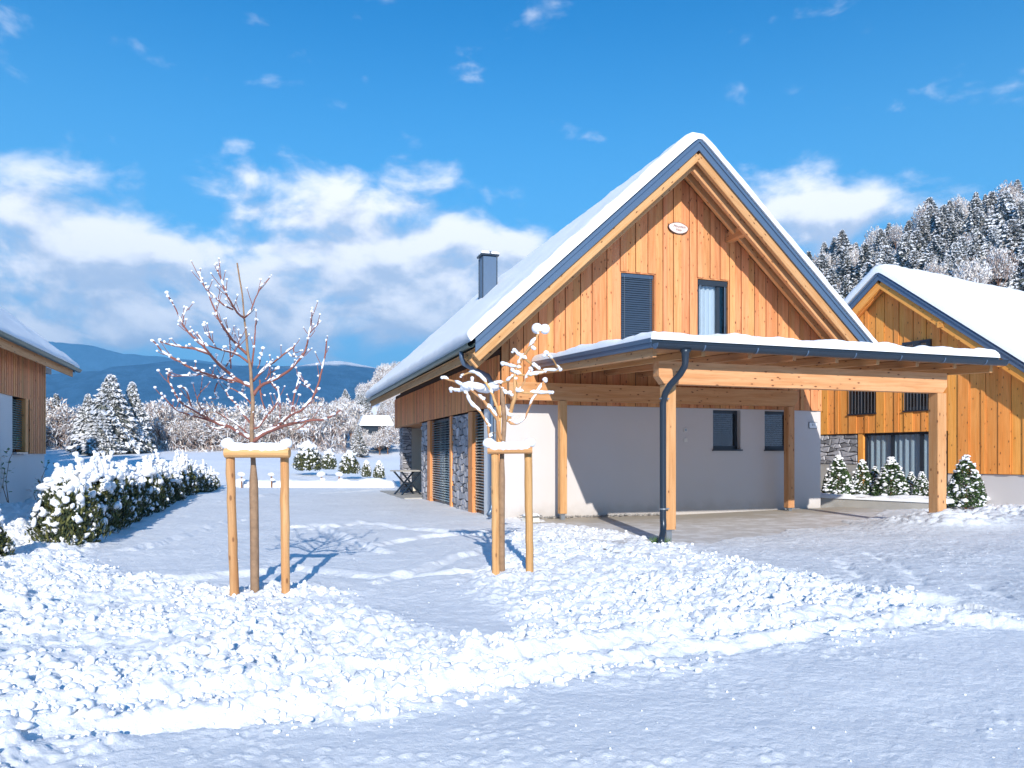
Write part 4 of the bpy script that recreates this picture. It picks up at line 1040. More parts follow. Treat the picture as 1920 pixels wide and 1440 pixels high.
B1 = [(.011, .005, c1((750, 440), (700, 400), (650, 320), (610, 240), (580, 150), (555, 100))), (.009, .004, c1((750, 440), (790, 400), (830, 300), (878, 205))),
      (.008, .004, c1((670, 380), (600, 345), (530, 280), (485, 245), (450, 180), (430, 125))), (.014, .004, c1((772, 700), (700, 630), (640, 560), (575, 460), (540, 380), (510, 310), (490, 250))),
      (.011, .006, c1((778, 755), (700, 700), (600, 670), (480, 630))), (.017, .004, c1((800, 930), (720, 890), (640, 830), (560, 760), (500, 690), (440, 620), (370, 560), (310, 480), (250, 350), (200, 265))),
      (.012, .006, c1((510, 700), (400, 660), (330, 650), (270, 640), (150, 610))), (.012, .005, c1((560, 865), (460, 830), (340, 780), (260, 730), (180, 690), (120, 620), (100, 605))),
      (.012, .010, c1((740, 900), (650, 880), (560, 862))), (.006, .004, c1((540, 870), (440, 840), (400, 850), (240, 855))), (.010, .004, c1((800, 800), (815, 700), (825, 600), (830, 500), (838, 450))),
      (.006, .004, c1((845, 800), (860, 760), (872, 695))), (.017, .004, c1((815, 990), (870, 920), (960, 880), (1060, 820), (1120, 760), (1180, 680), (1210, 560), (1225, 480), (1232, 400))),
      (.006, .004, c1((1217, 545), (1255, 505), (1290, 465))), (.012, .005, c1((812, 890), (900, 800), (980, 740), (1040, 690), (1100, 650), (1110, 630))), (.006, .004, c1((1098, 652), (1108, 700), (1118, 722))),
      (.014, .006, c1((830, 1300), (920, 1240), (1010, 1190), (1080, 1130), (1150, 1100), (1220, 1030), (1270, 930), (1300, 820), (1325, 700), (1335, 600))),
      (.019, .006, c1((812, 1320), (900, 1260), (1010, 1215), (1100, 1190), (1200, 1170), (1320, 1160), (1400, 1120), (1440, 1090))),
      (.017, .005, c1((800, 1300), (720, 1260), (640, 1210), (560, 1190), (480, 1150), (380, 1090), (300, 1040), (240, 940), (210, 880), (215, 815))),
      (.010, .005, c1((560, 1188), (440, 1150), (300, 1110), (240, 1070), (180, 1005))), (.012, .005, c1((803, 1200), (740, 1120), (700, 1060), (640, 1000), (620, 960))),
      (.011, .005, c1((808, 1230), (850, 1215), (900, 1150), (960, 1080), (1000, 1000), (980, 950), (940, 890))), (.006, .004, c1((1002, 1150), (1005, 1050), (990, 940))),
      (.008, .004, c1((1085, 1130), (1110, 970), (1140, 870), (1135, 835))), (.005, .004, c1((1140, 850), (1180, 900), (1200, 930))), (.007, .004, c1((620, 785), (660, 720), (700, 650), (715, 595))),
      (.006, .004, c1((500, 1155), (420, 1040), (440, 970), (478, 930))), (.006, .004, c1((655, 800), (650, 640), (640, 530))), (.005, .004, c1((545, 640), (520, 600), (480, 555))),
      (.005, .004, c1((310, 480), (320, 430), (340, 370))), (.005, .004, c1((470, 640), (450, 600), (415, 550))), (.009, .005, c1((380, 1090), (340, 960), (300, 930))), (.009, .004, c1((860, 880), (870, 1000), (900, 1100))),
      (.008, .004, c1((800, 1050), (740, 990), (680, 950), (640, 940))), (.007, .004, c1((700, 880), (660, 900), (600, 870), (590, 840))), (.007, .004, c1((560, 900), (540, 960), (560, 1010))),
      (.008, .004, c1((800, 1290), (690, 1190), (600, 1140), (540, 1100))), (.007, .004, c1((900, 880), (940, 830), (990, 800))), (.007, .004, c1((1200, 1170), (1150, 1230), (1190, 1235))),
      (.007, .004, c1((1100, 1190), (1120, 1120), (1090, 1060))), (.006, .004, c1((1250, 980), (1200, 920), (1190, 900))), (.009, .004, c1((640, 1210), (560, 1230), (470, 1200)))]
bx, by = gpt(478, 1112)
t1, inv1 = staked_tree('young_tree', 'bare tree with red snow dotted twigs between two stakes left of the driveway', (bx, by), (478, 820), TR1, B1, 'twig', .42, .006, 3, (.046, .008), .004, .0175, .14, -.35, twigs=.42)
stake(inv1, t1, 441, 1124, 431, 836, by-.12, .044); stake(inv1, t1, 536, 1116, 533, 836, by-.05, .044)
def crossbar(inv, root, pxa, va, pxb, vb, Y, r, sn_h, seed):
    a, b = px3(pxa, va, Y), px3(pxb, vb, Y); d = b-a
    ln = d.length; mt = Matrix.Translation(inv@a)@d.to_track_quat('Z', 'Y').to_matrix().to_4x4()
    m = MB().tube([(0, 0, ln*i/6) for i in range(7)], r, 12); o = m.build('crossbar', M['pole'], root, mat=mt)
    s_ = MB(); n = 18; rs = random.Random(seed); pts = []; rad = []
    for i in range(n):
        t = i/(n-1); e = math.sin(min(1, t*n/3)*math.pi/2)*math.sin(min(1, (1-t)*n/3)*math.pi/2)
        bulge = 1+.55*math.exp(-((t-.06)/.07)**2)+.45*math.exp(-((t-.95)/.06)**2)
        pts.append((inv@a)+d*t+Vector((0, 0, r*.55+sn_h*.45*bulge))); rad.append(max(.006, sn_h*e*bulge*rs.uniform(.86, 1.12)))
    s_.tube(pts, rad, 10); s_.blob((inv@a)+d*.05+Vector((0, 0, r+sn_h*.9)), sn_h*1.15, (1.1, 1, .9), 3, .12, 2); s_.blob((inv@a)+d*.95+Vector((0, 0, r+sn_h*.8)), sn_h*1.05, (1, 1, .9), 4, .12, 2)
    s_.build('crossbar_snow', M['snow'], root, smooth=True)
crossbar(inv1, t1, 422, 849, 543, 849, by-.17, .050, .052, 3)
def c2(*l): return [(x/2.768+800, y/2.768+580) for x, y in l]
TR2 = [(941, 1095), (940, 1000), (941, 860)]+c2((392, 740), (400, 640), (402, 560), (395, 480), (394, 410))
B2 = [(.026, .010, c2((425, 585), (432, 540), (445, 500), (462, 430), (458, 350), (480, 280), (520, 220), (560, 160), (580, 130), (595, 112))), (.014, .008, c2((500, 250), (540, 280), (565, 300), (590, 315), (625, 320), (690, 318))),
      (.014, .010, c2((435, 318), (480, 338), (530, 342), (580, 335), (612, 325))), (.010, .008, c2((500, 250), (475, 235), (455, 215))), (.009, .008, c2((490, 305), (440, 298), (395, 285))),
      (.011, .009, c2((455, 345), (420, 372), (390, 382), (357, 384))), (.011, .008, c2((378, 398), (395, 420), (415, 436), (432, 440))), (.016, .008, c2((425, 575), (440, 592), (475, 590), (510, 560), (540, 490), (580, 420), (612, 368))),
      (.014, .009, c2((460, 425), (520, 432), (590, 436), (650, 437))), (.022, .010, c2((385, 680), (372, 620), (365, 570), (330, 520), (300, 480), (280, 460), (230, 420), (190, 400), (130, 370), (80, 358))),
      (.016, .010, c2((325, 690), (322, 620), (308, 580), (270, 525), (230, 490), (205, 435))), (.016, .009, c2((385, 560), (350, 465), (320, 400), (280, 350), (230, 328), (185, 345))), (.010, .009, c2((200, 425), (160, 425), (127, 418))),
      (.009, .008, c2((240, 400), (236, 380), (236, 360))), (.010, .007, c2((480, 430), (510, 370), (540, 310))), (.009, .008, c2((690, 318), (655, 262), (620, 232))), (.010, .008, c2((545, 195), (552, 205), (558, 208))), (.010, .009, c2((462, 425), (475, 400), (460, 360)))]
bx, by = gpt(941, 1072)
t2, inv2 = staked_tree('young_tree', 'small pruned tree with thick snow on crooked branches before the chalet corner', (bx, by), (941, 790), TR2, B2, 'pole', .35, .013, 5, (.046, .030), .01, .028, .06, -1.4)
stake(inv2, t2, 930, 1076, 928, 846, by-.10, .046); stake(inv2, t2, 994, 1073, 990, 846, by-.02, .048)
crossbar(inv2, t2, 914, 845, 998, 844, by-.15, .040, .058, 8)
sn = MB(); q = inv2@px3(*c2((262, 402))[0], by+.05)
for i in range(7): sn.blob(q+Vector((-.13+.055*i, random.uniform(-.05, .05), .02*math.sin(i*1.1))), .072*random.uniform(.8, 1.1), (1.2, 1.2, .75), i, .15, 2)
q = inv2@px3(*c2((590, 100))[0], by+.1)
sn.blob(q+Vector((-.04, 0, 0)), .062, seed=41, amp=.06, sub=2).blob(q+Vector((.055, 0, -.01)), .062, seed=42, amp=.06, sub=2)
setp(sn.build('snow_cover', M['snow'], t2, smooth=True), kind='stuff')

# ------------------------------------------------------------------ foliage builders
def quads(centers, dirs, sides, ln, wd):
    """diamond shaped leaves: centres, growing direction, side direction"""
    a = centers-dirs*(ln*.5)[:, None]; b = centers+sides*(wd*.5)[:, None]; c = centers+dirs*(ln*.5)[:, None]; d = centers-sides*(wd*.5)[:, None]
    V = np.stack([a, b, c, d], 1).reshape(-1, 3); F = np.arange(len(V)).reshape(-1, 4); return V, F
def unit(v): return v/np.maximum(np.linalg.norm(v, axis=1), 1e-9)[:, None]
def merge(parts):
    V = []; F = []; I = []; o = 0
    for v, f, i in parts:
        V.append(v); F.append(f+o); I.append(np.full(len(f), i) if np.isscalar(i) else i); o += len(v)
    return np.concatenate(V), np.concatenate(F), np.concatenate(I)
def blob_cloud(cs, rs_, sq, rng, amp=.22, sub=1):
    Vb, Fb = ICO[sub]; Fb = np.array(Fb); Fq = np.concatenate([Fb, Fb[:, 2:3]], 1)   # degenerate 4th corner, fixed below
    Vs = []; Fs = []
    for i, (c, r) in enumerate(zip(cs, rs_)):
        k = rng.normal(size=(3, 3))*1.9; ph = rng.uniform(0, 6.28, 3); w = 1+amp*np.sin(Vb@k+ph).sum(1)/1.5
        q_ = np.linalg.qr(rng.normal(size=(3, 3)))[0]; st_ = np.diag(rng.uniform(.6, 1.35, 3))
        Vs.append((Vb*w[:, None])@(q_@st_@q_.T)*np.array(sq)*r+c); Fs.append(Fb+i*len(Vb))
    return np.concatenate(Vs), np.concatenate(Fs)
def snow_part(root, cs, rs_, sq, rng, name='snow_cover', sub=1):
    V, F = blob_cloud(cs, rs_, sq, rng, sub=sub); return np_mesh(name, V, F, M['snow'], smooth=True)

def hedge_meshes(seed, h=.98, r=.40, n=5600):
    rng = np.random.RandomState(seed)
    th = rng.uniform(0, 2*np.pi, n); zz = rng.uniform(0, 1, n)**.85
    prof = np.interp(zz, [0, .15, .5, .8, 1], [.80, 1, .84, .50, .14])
    lobe = 1+.16*np.sin(th*5+seed+zz*4)+.10*np.sin(th*9+zz*9)
    rad = r*prof*lobe*rng.uniform(.45, 1, n)**.5
    C = np.stack([np.cos(th)*rad, np.sin(th)*rad, zz*h], 1)
    outw = np.stack([np.cos(th), np.sin(th), np.zeros(n)], 1)
    D = unit(outw*.5+np.array([0, 0, .9])+rng.normal(size=(n, 3))*.45); S = unit(np.cross(D, outw+rng.normal(size=(n, 3))*.5))
    V, F = quads(C, D, S, rng.uniform(.06, .12, n), rng.uniform(.016, .035, n))
    mi = (rng.rand(n) < .55).astype(int)
    fol = np_mesh('foliage', V, F, [M['thuja'], M['thuja_dark']], mi)
    # snow loads sitting on the fronds, heavier towards the top
    m = 400; th = rng.uniform(0, 2*np.pi, m); zz = 1-rng.uniform(0, 1, m)**1.45*.95
    prof = np.interp(zz, [0, .15, .5, .8, 1], [.80, 1, .84, .50, .14]); rad = r*prof*(1+.16*np.sin(th*5+seed+zz*4))*rng.uniform(.62, 1.04, m)
    cs = np.stack([np.cos(th)*rad, np.sin(th)*rad, zz*h*1.0+.01], 1); rr = (.010+.042*rng.uniform(0, 1, m)**1.8)*(.6+.65*zz)
    V1, F1 = blob_cloud(cs, rr, (1.05, 1.05, 1.25), rng, .5, 1)
    cap = 24; th = rng.uniform(0, 6.28, cap); rd = r*.62*np.sqrt(rng.rand(cap)); cs = np.stack([np.cos(th)*rd, np.sin(th)*rd, h*.80+.26*h*(.5-rd/r*.6)+rng.uniform(-.05, .07, cap)], 1)
    V2, F2 = blob_cloud(cs, rng.uniform(.03, .078, cap), (1.1, 1.1, .8), rng, .25, 1)
    sn = np_mesh('snow_cover', np.concatenate([V1, V2]), np.concatenate([F1, F2+len(V1)]), M['snow'], smooth=True)
    mb = MB()
    for i in range(rng.randint(3, 6)):
        a = rng.uniform(0, 6.28); x, y = .20*math.cos(a), .20*math.sin(a); lean = rng.uniform(-.14, .14); hh = rng.uniform(.14, .42)
        z0 = h*.88
        mb.tube([(x, y, z0-.2), (x+lean*.3, y, z0+hh*.35), (x+lean*.7, y, z0+hh*.75), (x+lean, y, z0+hh)], [.034, .030, .022, .018], 8); mb.blob((x+lean, y, z0+hh), .033, seed=i, amp=.2)
        for q_ in range(3): mb.blob((x+lean*.5+rng.uniform(-.03, .03), y+rng.uniform(-.03, .03), z0+hh*rng.uniform(.1, .8)), .038, (1.2, 1.1, .8), seed=q_+9, amp=.3)
    tops = mb.mesh('snowy_leader', M['snow'], smooth=True)
    st = MB().tube([(0, 0, -.15), (.01, 0, h*.8)], [.03, .012], 6).mesh('stem', M['bark'])
    return fol, sn, tops, st
HM = [hedge_meshes(20+i) for i in range(3)]
ORD = ['first', 'second', 'third', 'fourth', 'fifth', 'sixth', 'seventh', 'eighth', 'ninth', 'tenth', 'eleventh', 'twelfth', 'thirteenth', 'fourteenth', 'fifteenth', 'sixteenth', 'seventeenth', 'eighteenth', 'nineteenth', 'twentieth', 'twenty-first', 'twenty-second', 'twenty-third', 'twenty-fourth']
def plant(root_name, parts, names, loc, rz, sc, label, cat, group):
    r_ = empty(root_name, loc, rz, label=label, cat=cat, group=group); r_.scale = sc if hasattr(sc, '__len__') else (sc, sc, sc)
    for me_, nm in zip(parts, names):
        o = bpy.data.objects.new(nm, me_); o.parent = r_; COL.objects.link(o)
        if nm in ('foliage', 'snow_cover'): o['kind'] = 'stuff'
    return r_
ha, hb = Vector((-6.95, 11.8)), Vector((-12.9, 32.5)); nH = 19
for i in range(nH):
    p_ = ha.lerp(hb, i/(nH-1)); x, y = p_.x+random.uniform(-.06, .06), p_.y+random.uniform(-.08, .08)
    pp = HM[i % 3]; s_ = random.uniform(.80, 1.10)
    plant('hedge_shrub', pp, ('foliage', 'snow_cover', 'snowy_leader', 'stem'), (x, y, ground(x, y)-.06), random.uniform(0, 6.28), (s_*1.1, s_*1.1, s_*random.uniform(.88, 1.18)),
          '%s snow laden evergreen shrub of the hedge row, counted from the near end' % ORD[i], 'shrub', 'snow laden evergreen shrubs in the hedge row')
x, y = -6.93, 9.95
plant('hedge_shrub', HM[1], ('foliage', 'snow_cover', 'snowy_leader', 'stem'), (x, y, ground(x, y)-.1), 2.0, (.78, .78, .72), 'snowy evergreen shrub standing alone, cut off by the left edge of the picture', 'shrub', 'snow laden evergreen shrubs in the hedge row')

# conical garden shrubs by the right house
def cone_meshes(seed, h=1.0, r=.34, n=7000):
    rng = np.random.RandomState(seed)
    th = rng.uniform(0, 2*np.pi, n); zz = rng.uniform(0, 1, n)**1.25
    prof = np.interp(zz, [0, .12, .45, .8, 1], [.86, 1, .80, .42, .06])*(1+.10*np.sin(th*4+seed+zz*6))
    rad = r*prof*rng.uniform(.5, 1, n)**.35; C = np.stack([np.cos(th)*rad, np.sin(th)*rad, .03+zz*h], 1)
    outw = np.stack([np.cos(th), np.sin(th), np.full(n, .4)], 1); D = unit(outw+rng.normal(size=(n, 3))*.7); S = unit(np.cross(D, rng.normal(size=(n, 3))))
    V, F = quads(C, D, S, rng.uniform(.03, .055, n), rng.uniform(.018, .032, n))
    fol = np_mesh('foliage', V, F, [M['box_leaf'], M['box_dark']], (rng.rand(n) < .4).astype(int))
    m = 260; th = rng.uniform(0, 2*np.pi, m); zz = rng.uniform(0, 1, m)**1.1; prof = np.interp(zz, [0, .12, .45, .8, 1], [.86, 1, .80, .42, .06]); rad = r*prof*rng.uniform(.86, 1.04, m)
    cs = np.stack([np.cos(th)*rad, np.sin(th)*rad, .05+zz*h], 1)
    V, F = blob_cloud(cs, rng.uniform(.012, .032, m), (1.3, 1.3, .8), rng, .4, 1)
    sn = np_mesh('snow_cover', V, F, M['snow'], smooth=True)
    return fol, sn, MB().tube([(0, 0, -.15), (0, 0, h*.9)], [.03, .01], 6).mesh('stem', M['bark'])
CM = [cone_meshes(50+i) for i in range(3)]
for (px, v, Y, w, h, lab) in [(1571, 930, 20.2, 54, 74, 'rounded green shrub dusted with snow in front of the stone wall, nearest the chalet corner'),
                              (1616, 930, 20.0, 44, 66, 'narrow green shrub dusted with snow standing under the timber window post'),
                              (1640, 926, 20.3, 34, 50, 'small green shrub half hidden between the two larger snowy shrubs'),
                              (1671, 935, 19.4, 62, 75, 'broadest green shrub dusted with snow before the curtained glass door'),
                              (1708, 934, 19.6, 30, 48, 'darkest and smallest snowy shrub left of the carport post'),
                              (1728, 936, 19.0, 34, 50, 'snowy green shrub right beside the front right carport post'),
                              (1811, 950, 17.8, 66, 93, 'tall conical shrub dusted with snow standing alone right of the carport')]:
    x = (px-960)/FPX*Y; z = EYE-(v-HOR)/FPX*Y; hh = h*Y/FPX; rr = w*Y/FPX/2/.34
    plant('garden_shrub', CM[px % 3], ('foliage', 'snow_cover', 'stem'), (x, Y, z-.02), px*.7, (rr, rr, hh), lab, 'shrub', 'clipped shrubs in front of the right house')
# raised bed with a low kerb in front of the shrubs
ka, kb = Vector(((1538-960)/FPX*19.9, 19.9)), Vector(((1764-960)/FPX*17.55, 17.55)); dr = (kb-ka).normalized(); pr = Vector((-dr.y, dr.x))
if pr.y < 0: pr = -pr
bed = MB().prism_xy([tuple(ka), tuple(kb), tuple(kb+pr*.16), tuple(ka+pr*.16)][::1], -.1, .36).build('kerb', M['concrete'])
setp(bed, label='low pale concrete kerb edging the snowy bed below the green shrubs', cat='kerb')
pts = [tuple(ka+pr*.17-dr*.4), tuple(kb+pr*.17+dr*.1), tuple(kb+pr*2.2+dr*1.0), tuple(ka+pr*4.2-dr*.4)]
bs = snow_sheet('bed_snow', None, lambda p_, q_: ((ka.x+dr.x*p_+pr.x*q_, ka.y+dr.y*p_+pr.y*q_, .30), (0, 0, 1)), (-.5, (kb-ka).length+.15), (-.03, 3.4), .09, r=.1, nP=60, nQ=30, lump=.6, freq=3)
setp(bs, kind='structure')

# plants by the left house
def sprig(loc, pts, label, n, seed, rust=.3):
    rs = random.Random(seed); r_ = empty('climbing_plant', loc, label=label, cat='plant', group='plants by the left house wall')
    for j, P_ in enumerate(pts):
        P_ = [Vector(p) for p in P_]; MB().tube(P_, [.012]+[.006]*(len(P_)-1), 5).build('stem', M['bark'], r_)
        lf = {0: MB(), 1: MB()}
        for k in range(n):
            t = rs.uniform(.35, 1)*(len(P_)-1); i = min(int(t), len(P_)-2); c = P_[i].lerp(P_[i+1], t-i)+Vector((rs.uniform(-.12, .12), rs.uniform(-.12, .12), rs.uniform(-.05, .08)))
            d = Vector((rs.uniform(-1, 1), rs.uniform(-1, 1), rs.uniform(-.2, .6))).normalized(); s_ = d.cross(Vector((rs.uniform(-.3, .3), rs.uniform(-.3, .3), 1))).normalized(); l_ = rs.uniform(.07, .12)
            lf[1 if rs.random() < rust else 0].add([c, c+d*l_*.5+s_*l_*.3, c+d*l_, c+d*l_*.5-s_*l_*.3], [(0, 1, 2, 3)])
        for q_ in (0, 1):
            if lf[q_].v: setp(lf[q_].build('leaves', M['leaf_rust' if q_ else 'leaf_green'], r_), kind='stuff')
sprig((-11.85, 18.9, Gf(-11.85, 18.9)), [[(0, 0, 0), (.03, 0, .4), (.16, 0, .75), (.30, 0, 1.05)], [(.02, 0, 0), (.10, .05, .3), (.2, 0, .5)], [(0, 0, 0), (-.1, 0, .25), (.35, 0, .62)]], 'thin climbing plant with green and rusty leaves by the white corner of the left house', 26, 4, .35)
sprig((-11.35, 17.1, Gf(-11.35, 17.1)), [[(0, 0, 0), (-.08, 0, .6), (.0, 0, 1.1), (.22, 0, 1.5)], [(0, 0, 0), (-.15, 0, .5), (-.10, 0, .9)]], 'taller green leaved stem against the left house at the picture edge', 26, 9, .05)

# ------------------------------------------------------------------ small things round the chalet
tb = empty('table', to_world(C0, A_ANG, -.10, 10.9), A_ANG+.3, label='outdoor table with crossed dark metal legs by the stone pillar', cat='table')
MB().box(-.50, -.38, .85, .50, .38, .90).build('tabletop', M['concrete'], tb)
for y_ in (-.28, .28):
    for sx in (-1, 1): beam('leg', M['metal_dark'], tb, (-.40*sx, y_+.01*sx, .0), (.40*sx, y_+.01*sx, .85), .07, .05)
boxpart('brace', M['metal_dark'], tb, -.03, -.28, .40, .03, .28, .46)
cb = to_world(C0, A_ANG, .42, -.75)
bl = MB().box(-.14, -.12, -.05, .14, .12, .13); b_ = bl.build('stone_block', M['cream'], None, mat=Matrix.Translation((cb.x, cb.y, 0))@Matrix.Rotation(.5, 4, 'Z')); setp(b_, label='pale stone block lying at the front corner of the chalet', cat='block')
snow_sheet('block_snow', b_, lambda p_, q_: ((p_, q_, .132), (0, 0, 1)), (-.14, .14), (-.12, .12), .05, r=.06, nP=3, nQ=3, lump=0)
gr = MB(); rs = random.Random(3)
for i in range(260):
    a = rs.uniform(0, 6.28); d = rs.uniform(0, .17); x, y = math.cos(a)*d, math.sin(a)*d*.7; h = rs.uniform(.05, .13); lx, ly = rs.uniform(-.06, .06), rs.uniform(-.06, .06)
    gr.add([(x-.004, y, -.03), (x+.004, y, -.03), (x+lx, y+ly, h)], [(0, 1, 2)])
go_ = gr.build('grass_tuft', M['grass'], None, mat=T(2.34, 12.02, .02)); setp(go_, kind='stuff', label='small tuft of green grass at the foot of the dark downpipe')
pb = MB()
for i in range(420):
    s_ = rs.uniform(.35, 4.2); t_ = -rs.uniform(.0, .22); w = to_world(C0, A_ANG, s_, t_); pb.blob((w.x, w.y, .035+rs.uniform(0, .012)), rs.uniform(.014, .028), (1, 1, .7), i, .2, 1) if i % 3 == 0 else pb.add([(w.x-.015, w.y, .03), (w.x+.015, w.y-.01, .035), (w.x, w.y+.015, .05), (w.x, w.y-.018, .045)], [(0, 1, 2), (0, 3, 1), (1, 3, 2)])
setp(pb.build('gravel_strip', M['pebble']), kind='stuff', label='strip of dark gravel along the foot of the grey wall')
# concrete pad below the carport
n1, n2 = 60, 40; vs = []
sA = np.linspace(-.1, 9.3, n1); tA = np.linspace(-6.3, -.01, n2)
SS, TT = np.meshgrid(sA, tA); WX = C0.x+SS*math.cos(A_ANG)-TT*math.sin(A_ANG); WY = C0.y+SS*math.sin(A_ANG)+TT*math.cos(A_ANG); WZ = G(WX, WY)+.004
idx = np.arange(WX.size).reshape(WX.shape); F = np.stack([idx[:-1, :-1], idx[:-1, 1:], idx[1:, 1:], idx[1:, :-1]], -1).reshape(-1, 4)
m_, t, p = new_mat('wet_concrete'); tc = nd(t, 'ShaderNodeTexCoord')
mp = nd(t, 'ShaderNodeMapping'); mp.inputs['Rotation'].default_value = (0, 0, -A_ANG); mp.inputs['Location'].default_value = (0, 0, 0); t.links.new(tc.outputs['Object'], mp.inputs[0])
n_ = nd(t, 'ShaderNodeTexNoise', Scale=.9, Detail=7.0, Roughness=.6); t.links.new(mp.outputs[0], n_.inputs[0])
n2_ = nd(t, 'ShaderNodeTexNoise', Scale=14.0, Detail=6.0, Roughness=.7); t.links.new(tc.outputs['Object'], n2_.inputs[0])
sp = nd(t, 'ShaderNodeSeparateXYZ'); t.links.new(mp.outputs[0], sp.inputs[0])
tw = C0.x*-math.sin(A_ANG)+C0.y*math.cos(A_ANG)      # wall line in the turned frame: the damp band follows the wall
wet = mapr(t, mth('ADD', sp.outputs[1], mth('MULTIPLY', n_.outputs[0], 3.4, tree=t), tree=t), tw-.9, tw+1.2, 0, 1)
c = mixc(t, wet, (.60, .59, .58), (.42, .37, .29)); c = mixc(t, mth('MULTIPLY', n2_.outputs[0], .4, tree=t), c, (.50, .48, .45))
n3_ = nd(t, 'ShaderNodeTexNoise', Scale=2.4, Detail=8.0, Roughness=.7); t.links.new(mp.outputs[0], n3_.inputs[0])
c = mixc(t, mth('MULTIPLY', mth('SUBTRACT', 1.0, wet, tree=t), mapr(t, n3_.outputs[0], .44, .60, 0, .8), tree=t), c, (.80, .81, .83))
t.links.new(c, p.inputs['Base Color']); p.inputs['Roughness'].default_value = .55; bump(t, p, n2_.outputs[0], .3, .01)
setp(link(bpy.data.objects.new('carport_floor', np_mesh('carport_floor', np.stack([WX, WY, WZ], -1), F, m_, smooth=True))), kind='structure')

# ------------------------------------------------------------------ trees of the valley and the hillside
def conifer_parts(seed, n=1500, h=1.0, r=.22, snow=.5, brown=.15, droop=.45):
    rng = np.random.RandomState(seed); zz = rng.uniform(0, 1, n)**1.15*.97; lev = 13+seed % 4
    saw = 1-.42*((zz*lev+rng.uniform(0, .15, n)) % 1); th = rng.uniform(0, 2*np.pi, n); lob = 1+.22*np.sin(th*3+seed+zz*9)+.15*np.sin(th*7+zz*17+seed)
    R = r*(1-zz)**.85*saw*lob+.008; rho = R*rng.uniform(.35, 1, n)**.5
    C = np.stack([np.cos(th)*rho, np.sin(th)*rho, .06+zz*h*.93], 1); outw = np.stack([np.cos(th), np.sin(th), -np.full(n, droop)], 1)
    D = unit(outw+rng.normal(size=(n, 3))*.35); S = unit(np.cross(D, np.array([0, 0, 1.0])+rng.normal(size=(n, 3))*.3)); ln = r*(.22+.34*(1-zz))*rng.uniform(.7, 1.2, n); wd = ln*rng.uniform(.3, .55, n)
    V1, F1 = quads(C, D, S, ln, wd); m1_ = np.where(rng.rand(n) < brown, 1, 0)
    k = rng.rand(n) < snow; C2 = C[k]+np.array([0, 0, .006])+rng.normal(size=(k.sum(), 3))*.003; V2, F2 = quads(C2, D[k], S[k], ln[k]*.85, wd[k]*.95)
    V2 = V2.reshape(-1, 4, 3); 
    # a second leaf standing across gives each snow load some body
    V3, F3 = quads(C2+np.array([0, 0, .006]), unit(D[k]+np.array([0, 0, .5])), unit(np.cross(D[k], S[k])+S[k]*.3), ln[k]*.7, wd[k]*.7)
    V, F, I = merge([(V1, F1, m1_), (V2.reshape(-1, 3), F2, 2), (V3, F3, 2)])
    crown = np_mesh('crown', V, F, [M['needle'], M['needle_brown'], M['snow_far']], I)
    trunk = MB().tube([(0, 0, -.05), (0, 0, .5), (0, 0, .97)], [.016, .010, .003], 6).mesh('trunk', M['bark'])
    return crown, trunk
def frosted_parts(seed, n=1500, brown=.35, up=.9):
    """leafless frosted tree of unit height: twigs fanning up from the stem"""
    rng = np.random.RandomState(seed); th = rng.uniform(0, 2*np.pi, n); ph = np.arccos(rng.uniform(-.55, 1, n)); rr = rng.uniform(.35, 1, n)**.6; lob = 1+.2*np.sin(th*4+ph*5+seed)
    C = np.stack([np.sin(ph)*np.cos(th)*rr*.34*lob, np.sin(ph)*np.sin(th)*rr*.34*lob, .58+np.cos(ph)*rr*.42*lob], 1)
    D = unit(C-np.array([0, 0, .25])+np.array([0, 0, .12])+rng.normal(size=(n, 3))*.42); S = unit(np.cross(D, rng.normal(size=(n, 3))))
    V, F = quads(C, D, S, rng.uniform(.035, .11, n), rng.uniform(.010, .030, n)); q = rng.rand(n); I = np.where(q < brown, 1, np.where(q < brown+.32, 2, 0))
    crown = np_mesh('crown', V, F, [M['frost'], M['frost_brown'], M['snow_far']], I); mb = MB().tube([(0, 0, -.05), (.01, 0, .3), (0, 0, .7)], [.02, .014, .005], 6)
    for i in range(6):
        a = rng.uniform(0, 6.28); z0 = rng.uniform(.15, .45); mb.tube([(0, 0, z0), (.12*math.cos(a), .12*math.sin(a), z0+.18), (.22*math.cos(a), .22*math.sin(a), z0+.36)], [.010, .006, .003], 4)
    return crown, mb.mesh('trunk', M['bark'])
CF = [conifer_parts(100+i, 3200, r=.27+.03*(i % 3), snow=(.45, .6, .75, .55)[i % 4], brown=(.7, .45, .3, .6)[i % 4]) for i in range(6)]
CFD = [conifer_parts(140+i, 1800, r=.25, snow=.35, brown=.3) for i in range(3)]
CFS = [conifer_parts(120+i, 5200, r=.34, snow=.85, brown=.1, droop=.6) for i in range(2)]
FR = [frosted_parts(200+i, 2600, brown=(.2, .36, .12, .45)[i]) for i in range(4)]
def tree(nm, pp, x, y, h, wf, label, cat, group, rz=None):
    return plant(nm, pp, ('crown', 'trunk'), (x, y, Gf(x, y)-.02*h), random.uniform(0, 6.28) if rz is None else rz, (h*wf, h*wf, h), label, cat, group)
